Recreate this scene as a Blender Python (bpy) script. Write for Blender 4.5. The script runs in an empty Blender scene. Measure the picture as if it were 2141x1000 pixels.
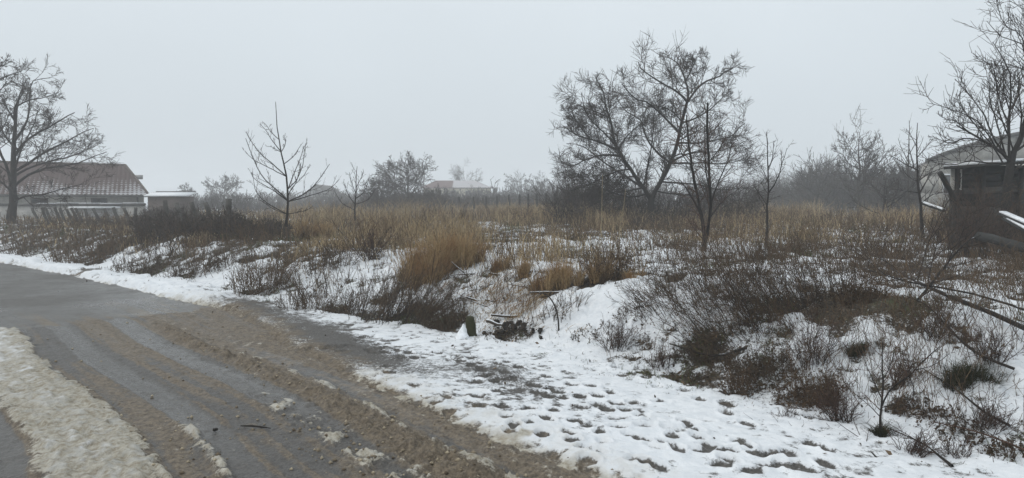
import bpy, math, random
import numpy as np
from mathutils import Vector

# ------------------------------------------------------------------ camera, sky, sun, exposure
SC = bpy.context.scene
COL = SC.collection
CAMH = 1.65
FPX, CX, CY, HORIZ = 1395.0, 1070.5, 500.0, 425.0
PITCH = math.atan((CY - HORIZ) / FPX)
cam_d = bpy.data.cameras.new('camera')
cam_d.sensor_width = 36.0
cam_d.lens = 36.0 * FPX / 2141.0
cam_d.clip_start = 0.05
cam_d.clip_end = 3000
cam = bpy.data.objects.new('camera', cam_d)
COL.objects.link(cam)
cam.location = (0, 0, CAMH)
cam.rotation_euler = (math.pi / 2 - PITCH, 0, 0)
SC.camera = cam

world = bpy.data.worlds.new('World')
SC.world = world
world.use_nodes = True
wn = world.node_tree
wn.nodes.clear()
w_out = wn.nodes.new('ShaderNodeOutputWorld')
w_bg = wn.nodes.new('ShaderNodeBackground')
sky = wn.nodes.new('ShaderNodeTexSky')
sky.sky_type = 'NISHITA'
sky.sun_disc = False
SUN_EL, SUN_ROT = math.radians(38), math.radians(250)
sky.sun_elevation = SUN_EL
sky.sun_rotation = SUN_ROT
sky.air_density = 1.0
sky.dust_density = 6.0
sky.ozone_density = 1.0
# overcast: the clear sky is veiled by an even cloud layer, brighter overhead than at the horizon
tc = wn.nodes.new('ShaderNodeTexCoord')
sep = wn.nodes.new('ShaderNodeSeparateXYZ')
wn.links.new(tc.outputs['Generated'], sep.inputs[0])
ramp = wn.nodes.new('ShaderNodeValToRGB')
wn.links.new(sep.outputs['Z'], ramp.inputs[0])
e = ramp.color_ramp.elements
e[0].position = 0.0
e[0].color = (0.72, 0.795, 0.850, 1)
e[1].position = 1.0
e[1].color = (1.0, 1.06, 1.10, 1)
ramp.color_ramp.interpolation = 'EASE'
nz = wn.nodes.new('ShaderNodeTexNoise')
nz.inputs['Scale'].default_value = 1.6
nz.inputs['Detail'].default_value = 3
wn.links.new(tc.outputs['Generated'], nz.inputs['Vector'])
mr = wn.nodes.new('ShaderNodeMapRange')
mr.inputs['From Min'].default_value = 0.3
mr.inputs['From Max'].default_value = 0.7
mr.inputs['To Min'].default_value = 0.96
mr.inputs['To Max'].default_value = 1.05
wn.links.new(nz.outputs['Fac'], mr.inputs['Value'])
mul = wn.nodes.new('ShaderNodeMixRGB')
mul.blend_type = 'MULTIPLY'
mul.inputs[0].default_value = 1
wn.links.new(ramp.outputs[0], mul.inputs[1])
wn.links.new(mr.outputs[0], mul.inputs[2])
sk = wn.nodes.new('ShaderNodeMixRGB')
sk.blend_type = 'MULTIPLY'
sk.inputs[0].default_value = 1
sk.inputs[2].default_value = (0.07, 0.07, 0.07, 1)
wn.links.new(sky.outputs[0], sk.inputs[1])
mx = wn.nodes.new('ShaderNodeMixRGB')
mx.inputs[0].default_value = 0.93
wn.links.new(sk.outputs[0], mx.inputs[1])
wn.links.new(mul.outputs[0], mx.inputs[2])
wn.links.new(mx.outputs[0], w_bg.inputs['Color'])
w_bg.inputs['Strength'].default_value = 1.0
wn.links.new(w_bg.outputs[0], w_out.inputs['Surface'])

sun_d = bpy.data.lights.new('sun', 'SUN')
sun_d.energy = 0.9
sun_d.angle = math.radians(28)
sun_d.color = (1.0, 0.97, 0.93)
sun = bpy.data.objects.new('sun', sun_d)
COL.objects.link(sun)
sd_ = Vector((math.sin(SUN_ROT) * math.cos(SUN_EL), math.cos(SUN_ROT) * math.cos(SUN_EL), math.sin(SUN_EL)))
sun.rotation_euler = sd_.to_track_quat('Z', 'Y').to_euler()
sun.location = (0, 0, 30)

SC.view_settings.view_transform = 'Standard'
SC.view_settings.look = 'None'
SC.view_settings.exposure = 0.0
SC.view_settings.gamma = 1.0
SC.view_settings.use_curve_mapping = False
SC.render.engine = 'CYCLES'
SC.cycles.max_bounces = 6
SC.cycles.diffuse_bounces = 3
SC.cycles.glossy_bounces = 2
SC.cycles.volume_bounces = 2
SC.cycles.transparent_max_bounces = 8
SC.cycles.use_denoising = True
SC.render.film_transparent = False

HAZE_DENSITY = 0.0041

# ------------------------------------------------------------------ numeric helpers
RNG = np.random.default_rng(7)
cp, sp = math.cos(PITCH), math.sin(PITCH)


def smooth(x, a, b):
    t = np.clip((x - a) / (b - a), 0, 1)
    return t * t * (3 - 2 * t)


def ray(px, py):
    """direction in the world of a photograph pixel, scaled so that its y component is 1"""
    a = (np.asarray(px, float) - CX) / FPX
    b = (CY - np.asarray(py, float)) / FPX
    y = cp + b * sp
    z = -sp + b * cp
    return a / y, z / y


def at(px, py, Y):
    ax, az = ray(px, py)
    return np.array([ax * Y, Y, CAMH + az * Y])


def project(x, y, z):
    zz = z - CAMH
    f = y * cp - zz * sp
    u = y * sp + zz * cp
    return CX + FPX * x / f, CY - FPX * u / f


def _hash(ix, iy, seed):
    h = (ix.astype(np.int64) * 374761393 + iy.astype(np.int64) * 668265263 + seed * 1442695041) & 0xFFFFFFFF
    h = ((h ^ (h >> 13)) * 1274126177) & 0xFFFFFFFF
    h = h ^ (h >> 16)
    return (h & 0xFFFF) / 65535.0


def vnoise(x, y, seed=0):
    ix, iy = np.floor(x), np.floor(y)
    fx, fy = x - ix, y - iy
    fx = fx * fx * fx * (fx * (fx * 6 - 15) + 10)
    fy = fy * fy * fy * (fy * (fy * 6 - 15) + 10)
    a = _hash(ix, iy, seed)
    b = _hash(ix + 1, iy, seed)
    c = _hash(ix, iy + 1, seed)
    d = _hash(ix + 1, iy + 1, seed)
    return (a + (b - a) * fx) + ((c + (d - c) * fx) - (a + (b - a) * fx)) * fy


def fbm(x, y, f, octv=4, seed=0, gain=0.5):
    s, amp, tot = 0, 1, 0
    for o in range(octv):
        r = 0.6 * o
        xr = x * math.cos(r) - y * math.sin(r)
        yr = x * math.sin(r) + y * math.cos(r)
        s = s + amp * (vnoise(xr * f + 17.3 * o, yr * f - 9.1 * o, seed + o) - 0.5)
        tot += amp
        amp *= gain
        f *= 2.03
    return s / tot * 2          # about -1 .. 1


# the foot of the bank between the road verge and the field, as it runs past the camera
FOOT = [(20, -17), (9, -4), (5.3, 1.0), (3.07, 4.0), (2.55, 4.56), (2.0, 5.29), (1.23, 6.14), (0.41, 7.19), (-0.71, 8.22),
        (-3.52, 10.46), (-7.2, 13.95), (-16.3, 21.3), (-27, 28.6), (-46, 40), (-130, 88)]


def chaikin(p, n=2):
    p = np.array(p, float)
    for _ in range(n):
        q = np.empty((len(p) * 2 - 2, 2))
        q[0::2] = p[:-1] * 0.75 + p[1:] * 0.25
        q[1::2] = p[:-1] * 0.25 + p[1:] * 0.75
        p = np.vstack([p[:1], q, p[-1:]])
    return p


FL = chaikin(FOOT)
FSEG = np.sqrt(((FL[1:] - FL[:-1]) ** 2).sum(1))
FS = np.concatenate([[0], np.cumsum(FSEG)])
FS -= FS[np.argmin(((FL - np.array([3.07, 4.0])) ** 2).sum(1))]


def street(x, y):
    """(s, d): metres along the foot line and signed distance from it, positive on the field's side"""
    x = np.atleast_1d(np.asarray(x, float))
    y = np.atleast_1d(np.asarray(y, float))
    best = np.full(x.shape, 1e18)
    S = np.zeros(x.shape)
    D = np.zeros(x.shape)
    for i in range(len(FL) - 1):
        ax, ay = FL[i]
        bx, by = FL[i + 1] - FL[i]
        L2 = bx * bx + by * by
        t = np.clip(((x - ax) * bx + (y - ay) * by) / L2, 0, 1)
        ex, ey = x - ax - t * bx, y - ay - t * by
        q = ex * ex + ey * ey
        m = q < best
        best = np.where(m, q, best)
        S = np.where(m, FS[i] + t * FSEG[i], S)
        sg = np.where(bx * ey - by * ex < 0, 1.0, -1.0)
        D = np.where(m, sg * np.sqrt(q), D)
    return S, D


BUMPS = []          # x, y, radius, height


def H(x, y, sdv=None):
    """the lie of the land without its fine relief"""
    s, d = sdv if sdv is not None else street(x, y)
    x = np.atleast_1d(np.asarray(x, float))
    y = np.atleast_1d(np.asarray(y, float))
    h = 0.68 * smooth(d, -0.2, 2.3) + 0.12 * smooth(d, 4, 18)
    w = smooth(d, 0.2, 2.5)
    h = h + w * 0.09 * fbm(x, y, 0.35, 2, 5)
    for bx, by, br, bh in BUMPS:
        q = ((x - bx) ** 2 + (y - by) ** 2) / (br * br)
        h = h + bh * np.exp(-q)
    return h


def ground(px, py):
    """where the line of sight through a pixel meets the land"""
    ax, az = ray(px, py)
    Y = np.concatenate([np.linspace(2.0, 12, 400), np.linspace(12.02, 90, 1200)])
    g = H(ax * Y, Y) - (CAMH + az * Y)
    i = int(np.argmax(g > 0)) if (g > 0).any() else len(Y) - 1
    i = max(i, 1)
    t = g[i - 1] / (g[i - 1] - g[i]) if g[i - 1] != g[i] else 0
    y = Y[i - 1] + t * (Y[i] - Y[i - 1])
    return np.array([ax * y, y, CAMH + az * y])


for px, py, r, h in [(1290, 640, 0.75, 0.16), (1050, 610, 0.8, 0.08), (1150, 640, 0.6, 0.10), (660, 585, 0.8, 0.12), (440, 575, 1.0, 0.10),
                     (1950, 690, 0.6, 0.12), (1780, 640, 0.5, 0.10), (1980, 780, 0.35, 0.10), (1500, 640, 0.5, 0.10)]:
    g_ = ground(px, py)
    BUMPS.append((g_[0], g_[1], r, h))


# ------------------------------------------------------------------ mesh helpers
def mesh_np(name, V, faces, mat=None, smooth_shade=False):
    """faces: list of integer arrays, each (n, 3) or (n, 4)"""
    me = bpy.data.meshes.new(name)
    V = np.asarray(V, np.float32)
    faces = [f for f in faces if len(f)]
    loops = np.concatenate([f.ravel() for f in faces]).astype(np.int32)
    tot = np.concatenate([np.full(len(f), f.shape[1], np.int32) for f in faces])
    start = np.concatenate([[0], np.cumsum(tot)[:-1]]).astype(np.int32)
    me.vertices.add(len(V))
    me.vertices.foreach_set('co', V.ravel())
    me.loops.add(len(loops))
    me.loops.foreach_set('vertex_index', loops)
    me.polygons.add(len(tot))
    me.polygons.foreach_set('loop_start', start)
    me.polygons.foreach_set('loop_total', tot)
    if smooth_shade:
        me.polygons.foreach_set('use_smooth', np.ones(len(tot), bool))
    me.update()
    me.validate()
    if mat:
        me.materials.append(mat)
    return me


def link(name, me, parent=None):
    o = bpy.data.objects.new(name, me)
    COL.objects.link(o)
    if parent is not None:
        o.parent = parent
    return o


def empty(name, loc):
    o = bpy.data.objects.new(name, None)
    COL.objects.link(o)
    o.location = loc
    o.empty_display_size = 0.2
    return o


def tag(o, label, cat, group=None, kind=None):
    if label:
        o['label'] = label
    if cat:
        o['category'] = cat
    if group:
        o['group'] = group
    if kind:
        o['kind'] = kind
    return o


class Bag:
    """collects vertices and faces"""

    def __init__(self):
        self.V, self.F, self.n, self.kind = [], [], 0, None

    def add(self, V, F):
        V = np.asarray(V, float).reshape(-1, 3)
        for f in F:
            self.F.append(np.asarray(f) + self.n)
        self.V.append(V)
        self.n += len(V)

    def box(self, c, size, rot=None):
        x, y, z = np.array(size) / 2.0
        V = np.array([[-x, -y, -z], [x, -y, -z], [x, y, -z], [-x, y, -z], [-x, -y, z], [x, -y, z], [x, y, z], [-x, y, z]])
        if rot is not None:
            V = V @ np.asarray(rot).T
        self.add(V + np.array(c), [np.array([[0, 3, 2, 1], [4, 5, 6, 7], [0, 1, 5, 4], [1, 2, 6, 5], [2, 3, 7, 6], [3, 0, 4, 7]])])

    def tubes(self, P, R, m=3):
        n, k, _ = P.shape
        if n == 0:
            return
        T = np.gradient(P, axis=1)
        T /= np.linalg.norm(T, axis=2, keepdims=True) + 1e-9
        ref = np.where(np.abs(T[:, :1, 2:3]) > 0.8, np.array([1.0, 0.13, 0]), np.array([0.11, 0.2, 1.0]))
        U = np.cross(T, np.broadcast_to(ref, T.shape))
        U /= np.linalg.norm(U, axis=2, keepdims=True) + 1e-9
        W = np.cross(T, U)
        if m == 1:              # hair-thin twigs: one narrow strip each, turned at random
            a = RNG.random((n, 1, 1)) * math.pi
            S = (np.cos(a) * U + np.sin(a) * W) * (R[:, :, None] * 1.35)
            idx = np.arange(n * k * 2).reshape(n, k, 2)
            q = np.stack([idx[:, :-1, 0], idx[:, :-1, 1], idx[:, 1:, 1], idx[:, 1:, 0]], -1).reshape(-1, 4)
            self.add(np.stack([P - S, P + S], 2).reshape(-1, 3), [q])
            return
        a = np.arange(m) * 2 * math.pi / m
        ring = P[:, :, None, :] + R[:, :, None, None] * (np.cos(a)[None, None, :, None] * U[:, :, None, :] + np.sin(a)[None, None, :, None] * W[:, :, None, :])
        idx = np.arange(n * k * m).reshape(n, k, m)
        q = np.stack([idx[:, :-1, :], np.roll(idx, -1, 2)[:, :-1, :], np.roll(idx, -1, 2)[:, 1:, :], idx[:, 1:, :]], -1).reshape(-1, 4)
        self.add(ring.reshape(-1, 3), [q])

    def mass(self):
        self.kind = 'stuff'
        return self

    def build(self, name, mat, parent=None, smooth_shade=False, origin=(0, 0, 0)):
        V = np.concatenate(self.V) - np.array(origin)
        o = link(name, mesh_np(name, V, self.F, mat, smooth_shade), parent)
        if self.kind:
            o['kind'] = self.kind
        return o


def resample(p, k):
    p = np.asarray(p, float)
    L = np.concatenate([[0], np.cumsum(np.sqrt(((p[1:] - p[:-1]) ** 2).sum(1)))])
    t = np.linspace(0, L[-1], k)
    return np.stack([np.interp(t, L, p[:, j]) for j in range(p.shape[1])], 1)


def spline(p, k):
    """Catmull-Rom through the points, k samples"""
    p = np.asarray(p, float)
    if len(p) < 3:
        return resample(p, k)
    q = np.vstack([2 * p[0] - p[1], p, 2 * p[-1] - p[-2]])
    out = []
    for i in range(1, len(q) - 2):
        t = np.linspace(0, 1, 8, endpoint=False)[:, None]
        out.append(0.5 * ((2 * q[i]) + (-q[i - 1] + q[i + 1]) * t + (2 * q[i - 1] - 5 * q[i] + 4 * q[i + 1] - q[i + 2]) * t ** 2
                          + (-q[i - 1] + 3 * q[i] - 3 * q[i + 1] + q[i + 2]) * t ** 3))
    out.append(p[-1:])
    return resample(np.vstack(out), k)


def grow(rng, P, R, count, ratio, ang=45, angsd=12, t0=0.25, t1=0.98, k=4, up=0.1, wig=0.12, rr=0.6, tip=0.003, rmax=1.0, labs=None, minlen=0.0):
    """children of the branches P (n, k, 3) with radii R (n, k)"""
    n, pk, _ = P.shape
    m = n * count
    pi = np.repeat(np.arange(n), count)
    t = t0 + (t1 - t0) * ((np.tile(np.arange(count), n) + rng.random(m)) / count)
    f = t * (pk - 1)
    i = np.minimum(f.astype(int), pk - 2)
    u = (f - i)[:, None]
    A, B = P[pi, i], P[pi, i + 1]
    base = A + (B - A) * u
    tan = B - A
    tan /= np.linalg.norm(tan, axis=1, keepdims=True) + 1e-9
    pr = R[pi, i] * (1 - u[:, 0]) + R[pi, i + 1] * u[:, 0]
    plen = np.linalg.norm(np.diff(P, axis=1), axis=2).sum(1)[pi]
    rv = rng.normal(size=(m, 3))
    perp = rv - (rv * tan).sum(1, keepdims=True) * tan
    perp /= np.linalg.norm(perp, axis=1, keepdims=True) + 1e-9
    a = np.radians(rng.normal(ang, angsd, m))[:, None]
    d = tan * np.cos(a) + perp * np.sin(a)
    L = (plen * ratio * (1 - 0.45 * t) if labs is None else np.full(m, labs)) * (0.55 + 0.9 * rng.random(m))
    L = np.maximum(L, minlen)
    pts = [base]
    step = (L / (k - 1))[:, None]
    for _ in range(k - 1):
        d = d + rng.normal(size=(m, 3)) * wig
        d[:, 2] += up
        d /= np.linalg.norm(d, axis=1, keepdims=True)
        pts.append(pts[-1] + d * step)
    r0 = np.minimum(pr * rr, rmax)
    r0 = np.maximum(r0, tip)
    rad = r0[:, None] + (tip * 0.6 - r0)[:, None] * np.linspace(0, 1, k)[None, :]
    return np.stack(pts, 1), np.maximum(rad, tip * 0.5)


def blades(bag, rng, X, Y, Z, h, lean, wid, curl=0.5, dirs=None):
    """grass blades: a quad and a tip triangle each"""
    n = len(X)
    az = rng.random(n) * 2 * math.pi if dirs is None else dirs
    dx, dy = np.cos(az), np.sin(az)
    fa = rng.random(n) * math.pi
    wx, wy = np.cos(fa) * wid, np.sin(fa) * wid
    b = np.stack([X, Y, Z], 1)
    l1 = h * lean
    m = b + np.stack([dx * l1 * 0.35, dy * l1 * 0.35, h * 0.55], 1)
    t = b + np.stack([dx * l1 * (0.8 + curl), dy * l1 * (0.8 + curl), h * (1.0 - 0.35 * np.clip(lean, 0, 1.6) * curl)], 1)
    W = np.stack([wx, wy, np.zeros(n)], 1)
    V = np.stack([b - W, b + W, m + W * 0.8, m - W * 0.8, t], 1).reshape(-1, 3)
    i = np.arange(n)[:, None] * 5
    bag.add(V, [i + np.array([[0, 1, 2, 3]]), i + np.array([[3, 2, 4]])])


def leaves(bag, rng, C, size):
    n = len(C)
    a = rng.normal(size=(n, 3))
    a /= np.linalg.norm(a, axis=1, keepdims=True)
    b = rng.normal(size=(n, 3))
    b -= (a * b).sum(1, keepdims=True) * a
    b /= np.linalg.norm(b, axis=1, keepdims=True)
    s = (size * (0.6 + 0.8 * rng.random(n)))[:, None]
    V = np.stack([C - a * s, C + b * s * 0.45, C + a * s, C - b * s * 0.45 + np.cross(a, b) * s * 0.3], 1).reshape(-1, 3)
    i = np.arange(n)[:, None] * 4
    bag.add(V, [i + np.array([[0, 1, 2]]), i + np.array([[0, 2, 3]])])


# ------------------------------------------------------------------ materials
def new_mat(name):
    m = bpy.data.materials.new(name)
    m.use_nodes = True
    nt = m.node_tree
    bs = nt.nodes['Principled BSDF']
    return m, nt, bs


def N(nt, typ, **kw):
    n = nt.nodes.new(typ)
    for k, v in kw.items():
        if k in ('operation', 'blend_type', 'data_type', 'interpolation', 'attribute_name', 'noise_dimensions', 'feature', 'wave_type', 'bands_direction', 'clamp', 'use_clamp'):
            setattr(n, k, v)
        else:
            n.inputs[k].default_value = v
    return n


def mixc(nt, fac, a, b):
    n = nt.nodes.new('ShaderNodeMixRGB')
    for i, v in ((0, fac), (1, a), (2, b)):
        if hasattr(v, 'links') or hasattr(v, 'is_linked'):
            nt.links.new(v, n.inputs[i])
        elif i == 0:
            n.inputs[0].default_value = v
        else:
            n.inputs[i].default_value = (*v, 1)
    return n.outputs[0]


def rng_map(nt, v, a, b, c=0.0, d=1.0, typ='SMOOTHSTEP'):
    n = nt.nodes.new('ShaderNodeMapRange')
    n.interpolation_type = typ
    nt.links.new(v, n.inputs['Value'])
    for k, q in (('From Min', a), ('From Max', b), ('To Min', c), ('To Max', d)):
        n.inputs[k].default_value = q
    return n.outputs[0]


def noise(nt, scale, detail=3, rough=0.55, vec=None, dist=0.0):
    n = nt.nodes.new('ShaderNodeTexNoise')
    n.inputs['Scale'].default_value = scale
    n.inputs['Detail'].default_value = detail
    n.inputs['Roughness'].default_value = rough
    n.inputs['Distortion'].default_value = dist
    if vec is not None:
        nt.links.new(vec, n.inputs['Vector'])
    return n.outputs['Fac']


def mth(nt, op, a, b):
    n = nt.nodes.new('ShaderNodeMath')
    n.operation = op
    for i, v in ((0, a), (1, b)):
        if hasattr(v, 'is_linked'):
            nt.links.new(v, n.inputs[i])
        else:
            n.inputs[i].default_value = v
    return n.outputs[0]


def geo_pos(nt):
    return nt.nodes.new('ShaderNodeNewGeometry').outputs['Position']


def plant_mat(name, a, b, rough=0.8, snow=0.0, c=None):
    """two tones shuffled between the pieces, optionally with snow resting on the upper sides"""
    m, nt, bs = new_mat(name)
    g = nt.nodes.new('ShaderNodeNewGeometry')
    col = mixc(nt, g.outputs['Random Per Island'], a, b)
    n1 = noise(nt, 2.3, 2, vec=g.outputs['Position'])
    if c is not None:
        col = mixc(nt, rng_map(nt, n1, 0.48, 0.62), col, c)
    n2 = noise(nt, 30, 2, vec=g.outputs['Position'])
    dark = nt.nodes.new('ShaderNodeMixRGB')
    dark.blend_type = 'MULTIPLY'
    dark.inputs[0].default_value = 0.5
    nt.links.new(col, dark.inputs[1])
    nt.links.new(rng_map(nt, n2, 0.3, 0.7, 0.5, 1.3), dark.inputs[2])
    col = dark.outputs[0]
    if snow > 0:
        s = nt.nodes.new('ShaderNodeSeparateXYZ')
        nt.links.new(g.outputs['Normal'], s.inputs[0])
        n3 = noise(nt, 5.0, 3, vec=g.outputs['Position'])
        f = mth(nt, 'MULTIPLY', rng_map(nt, s.outputs['Z'], 0.55, 0.85), rng_map(nt, n3, 0.62 - 0.25 * snow, 0.72 - 0.25 * snow))
        col = mixc(nt, f, col, (0.78, 0.82, 0.86))
    nt.links.new(col, bs.inputs['Base Color'])
    bs.inputs['Roughness'].default_value = rough
    bs.inputs['Specular IOR Level'].default_value = 0.2
    return m


MAT = {}
MAT['bark'] = plant_mat('bark_grey_brown', (0.016, 0.014, 0.012), (0.032, 0.027, 0.024), snow=0.15)
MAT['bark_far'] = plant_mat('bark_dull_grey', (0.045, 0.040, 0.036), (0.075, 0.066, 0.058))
MAT['twig'] = plant_mat('twig_dark', (0.028, 0.022, 0.019), (0.068, 0.053, 0.044))
MAT['twig_red'] = plant_mat('twig_reddish', (0.05, 0.030, 0.022), (0.105, 0.062, 0.044))
MAT['twig_pale'] = plant_mat('twig_pale_grey', (0.10, 0.085, 0.07), (0.20, 0.17, 0.14))
MAT['weed'] = plant_mat('dead_weed_brown', (0.062, 0.042, 0.026), (0.165, 0.110, 0.066), c=(0.085, 0.062, 0.040))
MAT['weed_dark'] = plant_mat('dead_weed_dark', (0.038, 0.028, 0.019), (0.100, 0.071, 0.046), c=(0.068, 0.046, 0.029))
MAT['leaf'] = plant_mat('withered_leaf', (0.040, 0.027, 0.018), (0.100, 0.064, 0.038))
MAT['straw'] = plant_mat('straw_grass', (0.24, 0.155, 0.070), (0.46, 0.33, 0.175), c=(0.26, 0.155, 0.072))
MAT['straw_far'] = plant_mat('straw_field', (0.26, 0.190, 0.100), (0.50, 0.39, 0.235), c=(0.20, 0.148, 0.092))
MAT['weed_rust'] = plant_mat('rusty_dead_grass', (0.085, 0.052, 0.028), (0.22, 0.14, 0.075), c=(0.07, 0.048, 0.030))
MAT['green'] = plant_mat('frosted_green_grass', (0.040, 0.055, 0.016), (0.10, 0.115, 0.04))
MAT['pale_stalk'] = plant_mat('pale_dry_stalk', (0.28, 0.22, 0.13), (0.36, 0.30, 0.19))
MAT['moss'] = plant_mat('dark_moss_tuft', (0.018, 0.020, 0.008), (0.045, 0.045, 0.018))


def ground_mat():
    m, nt, bs = new_mat('snowy_ground')
    pos = geo_pos(nt)
    at_ = N(nt, 'ShaderNodeAttribute', attribute_name='cover')
    sepc = nt.nodes.new('ShaderNodeSeparateColor')
    nt.links.new(at_.outputs['Color'], sepc.inputs[0])
    a_snow, a_sand, a_wet = sepc.outputs[0], sepc.outputs[1], sepc.outputs[2]
    at2 = N(nt, 'ShaderNodeAttribute', attribute_name='soil')
    sep2 = nt.nodes.new('ShaderNodeSeparateColor')
    nt.links.new(at2.outputs['Color'], sep2.inputs[0])
    a_field, a_dirty, a_rough = sep2.outputs[0], sep2.outputs[1], sep2.outputs[2]
    nf = noise(nt, 60, 4, 0.65, pos)
    nm = noise(nt, 9, 4, 0.6, pos)
    nl = noise(nt, 1.1, 3, 0.5, pos)
    nff = noise(nt, 210, 3, 0.6, pos)
    nq = noise(nt, 23, 5, 0.62, pos)
    # asphalt and mud of the street
    asph = mixc(nt, rng_map(nt, nf, 0.35, 0.7), (0.053, 0.049, 0.044), (0.108, 0.100, 0.089))
    mud = mixc(nt, rng_map(nt, mth(nt, 'ADD', mth(nt, 'MULTIPLY', nf, .45), mth(nt, 'MULTIPLY', nq, .55)), 0.36, 0.64), (0.062, 0.047, 0.031), (0.195, 0.155, 0.106))
    sandf = mth(nt, 'ADD', a_sand, mth(nt, 'MULTIPLY', mth(nt, 'SUBTRACT', nm, 0.5), 0.9))
    road = mixc(nt, rng_map(nt, sandf, 0.30, 0.72), asph, mud)
    # litter, dead grass and soil of the field
    lit = mixc(nt, rng_map(nt, nf, 0.38, 0.66), (0.020, 0.016, 0.011), (0.085, 0.062, 0.038))
    lit = mixc(nt, rng_map(nt, nm, 0.55, 0.72), lit, (0.13, 0.092, 0.048))
    lit = mixc(nt, mth(nt, 'MULTIPLY', rng_map(nt, nl, 0.52, 0.68), rng_map(nt, nm, 0.4, 0.6)), lit, (0.050, 0.062, 0.022))
    base = mixc(nt, a_field, road, lit)
    # snow, clean or soaked with sand
    snow_c = mixc(nt, rng_map(nt, nm, 0.3, 0.7), (0.66, 0.69, 0.72), (0.78, 0.80, 0.82))
    dirty_c = mixc(nt, rng_map(nt, mth(nt, 'ADD', mth(nt, 'MULTIPLY', nf, .25), mth(nt, 'MULTIPLY', nq, .75)), 0.36, 0.66), (0.25, 0.215, 0.155), (0.47, 0.445, 0.38))
    dirty_c = mixc(nt, mth(nt, 'MULTIPLY', rng_map(nt, nm, 0.5, 0.68), 0.6), dirty_c, (0.46, 0.46, 0.44))
    df = mth(nt, 'ADD', a_dirty, mth(nt, 'MULTIPLY', mth(nt, 'SUBTRACT', nm, 0.5), 0.8))
    snow_col = mixc(nt, rng_map(nt, df, 0.1, 0.75), snow_c, dirty_c)
    jit = mth(nt, 'ADD', mth(nt, 'MULTIPLY', mth(nt, 'SUBTRACT', mth(nt, 'ADD', mth(nt, 'MULTIPLY', nf, .5), mth(nt, 'MULTIPLY', nq, .5)), 0.5), 1.3), mth(nt, 'MULTIPLY', mth(nt, 'SUBTRACT', nff, 0.5), 0.5))
    jit = mth(nt, 'MULTIPLY', jit, mth(nt, 'ADD', rng_map(nt, a_rough, 0.3, 0.6, 0.55, 1.0, 'LINEAR'), mth(nt, 'MULTIPLY', a_field, 0.75)))
    sf = rng_map(nt, mth(nt, 'ADD', a_snow, jit), 0.36, 0.62)
    col = mixc(nt, sf, base, snow_col)
    nt.links.new(col, bs.inputs['Base Color'])
    dry = mixc(nt, a_wet, (0.85, 0.85, 0.85), (0.20, 0.20, 0.20))
    rv = mth(nt, 'ADD', dry, mth(nt, 'MULTIPLY', mth(nt, 'SUBTRACT', nm, 0.5), 0.35))
    nt.links.new(rv, bs.inputs['Roughness'])
    bs.inputs['Specular IOR Level'].default_value = 0.5
    bp = nt.nodes.new('ShaderNodeBump')
    bp.inputs['Distance'].default_value = 0.05
    nt.links.new(mth(nt, 'ADD', mth(nt, 'MULTIPLY', nq, 1.1), mth(nt, 'ADD', mth(nt, 'MULTIPLY', nf, 0.22), mth(nt, 'MULTIPLY', nff, 0.06))), bp.inputs['Height'])
    nt.links.new(rng_map(nt, a_rough, 0, 1, 0.05, 0.8, 'LINEAR'), bp.inputs['Strength'])
    nt.links.new(bp.outputs[0], bs.inputs['Normal'])
    return m


MAT['ground'] = ground_mat()


def wall_mat(name, a, b, scale=3.0, rough=0.85, bump=0.0):
    m, nt, bs = new_mat(name)
    pos = geo_pos(nt)
    n1 = noise(nt, scale, 5, 0.65, pos)
    n2 = noise(nt, scale * 9, 3, 0.6, pos)
    col = mixc(nt, rng_map(nt, n1, 0.35, 0.68), a, b)
    d = nt.nodes.new('ShaderNodeMixRGB')
    d.blend_type = 'MULTIPLY'
    d.inputs[0].default_value = 0.6
    nt.links.new(col, d.inputs[1])
    nt.links.new(rng_map(nt, n2, 0.3, 0.7, 0.7, 1.15), d.inputs[2])
    nt.links.new(d.outputs[0], bs.inputs['Base Color'])
    bs.inputs['Roughness'].default_value = rough
    if bump:
        bp = nt.nodes.new('ShaderNodeBump')
        bp.inputs['Strength'].default_value = bump
        bp.inputs['Distance'].default_value = 0.02
        nt.links.new(n2, bp.inputs['Height'])
        nt.links.new(bp.outputs[0], bs.inputs['Normal'])
    return m


def roof_mat(name, tile_a, tile_b, cover, up=0.0, fx=4.0):
    """tiles with snow left lying in patches"""
    m, nt, bs = new_mat(name)
    pos = geo_pos(nt)
    n1 = noise(nt, 14, 4, 0.6, pos)
    n2 = noise(nt, 0.35, 3, 0.55, pos)
    n3 = noise(nt, 5.0, 3, 0.6, pos)
    col = mixc(nt, rng_map(nt, n1, 0.3, 0.7), tile_a, tile_b)
    at_ = N(nt, 'ShaderNodeAttribute', attribute_name='snowlie')
    f = mth(nt, 'ADD', at_.outputs['Fac'], mth(nt, 'ADD', mth(nt, 'MULTIPLY', mth(nt, 'SUBTRACT', n2, 0.5), 0.8), mth(nt, 'MULTIPLY', mth(nt, 'SUBTRACT', n3, 0.5), 0.5)))
    f = rng_map(nt, f, cover, cover + 0.2, 0.0, 0.6)
    col = mixc(nt, f, col, (0.80, 0.82, 0.85))
    nt.links.new(col, bs.inputs['Base Color'])
    bs.inputs['Roughness'].default_value = 0.7
    return m


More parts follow.
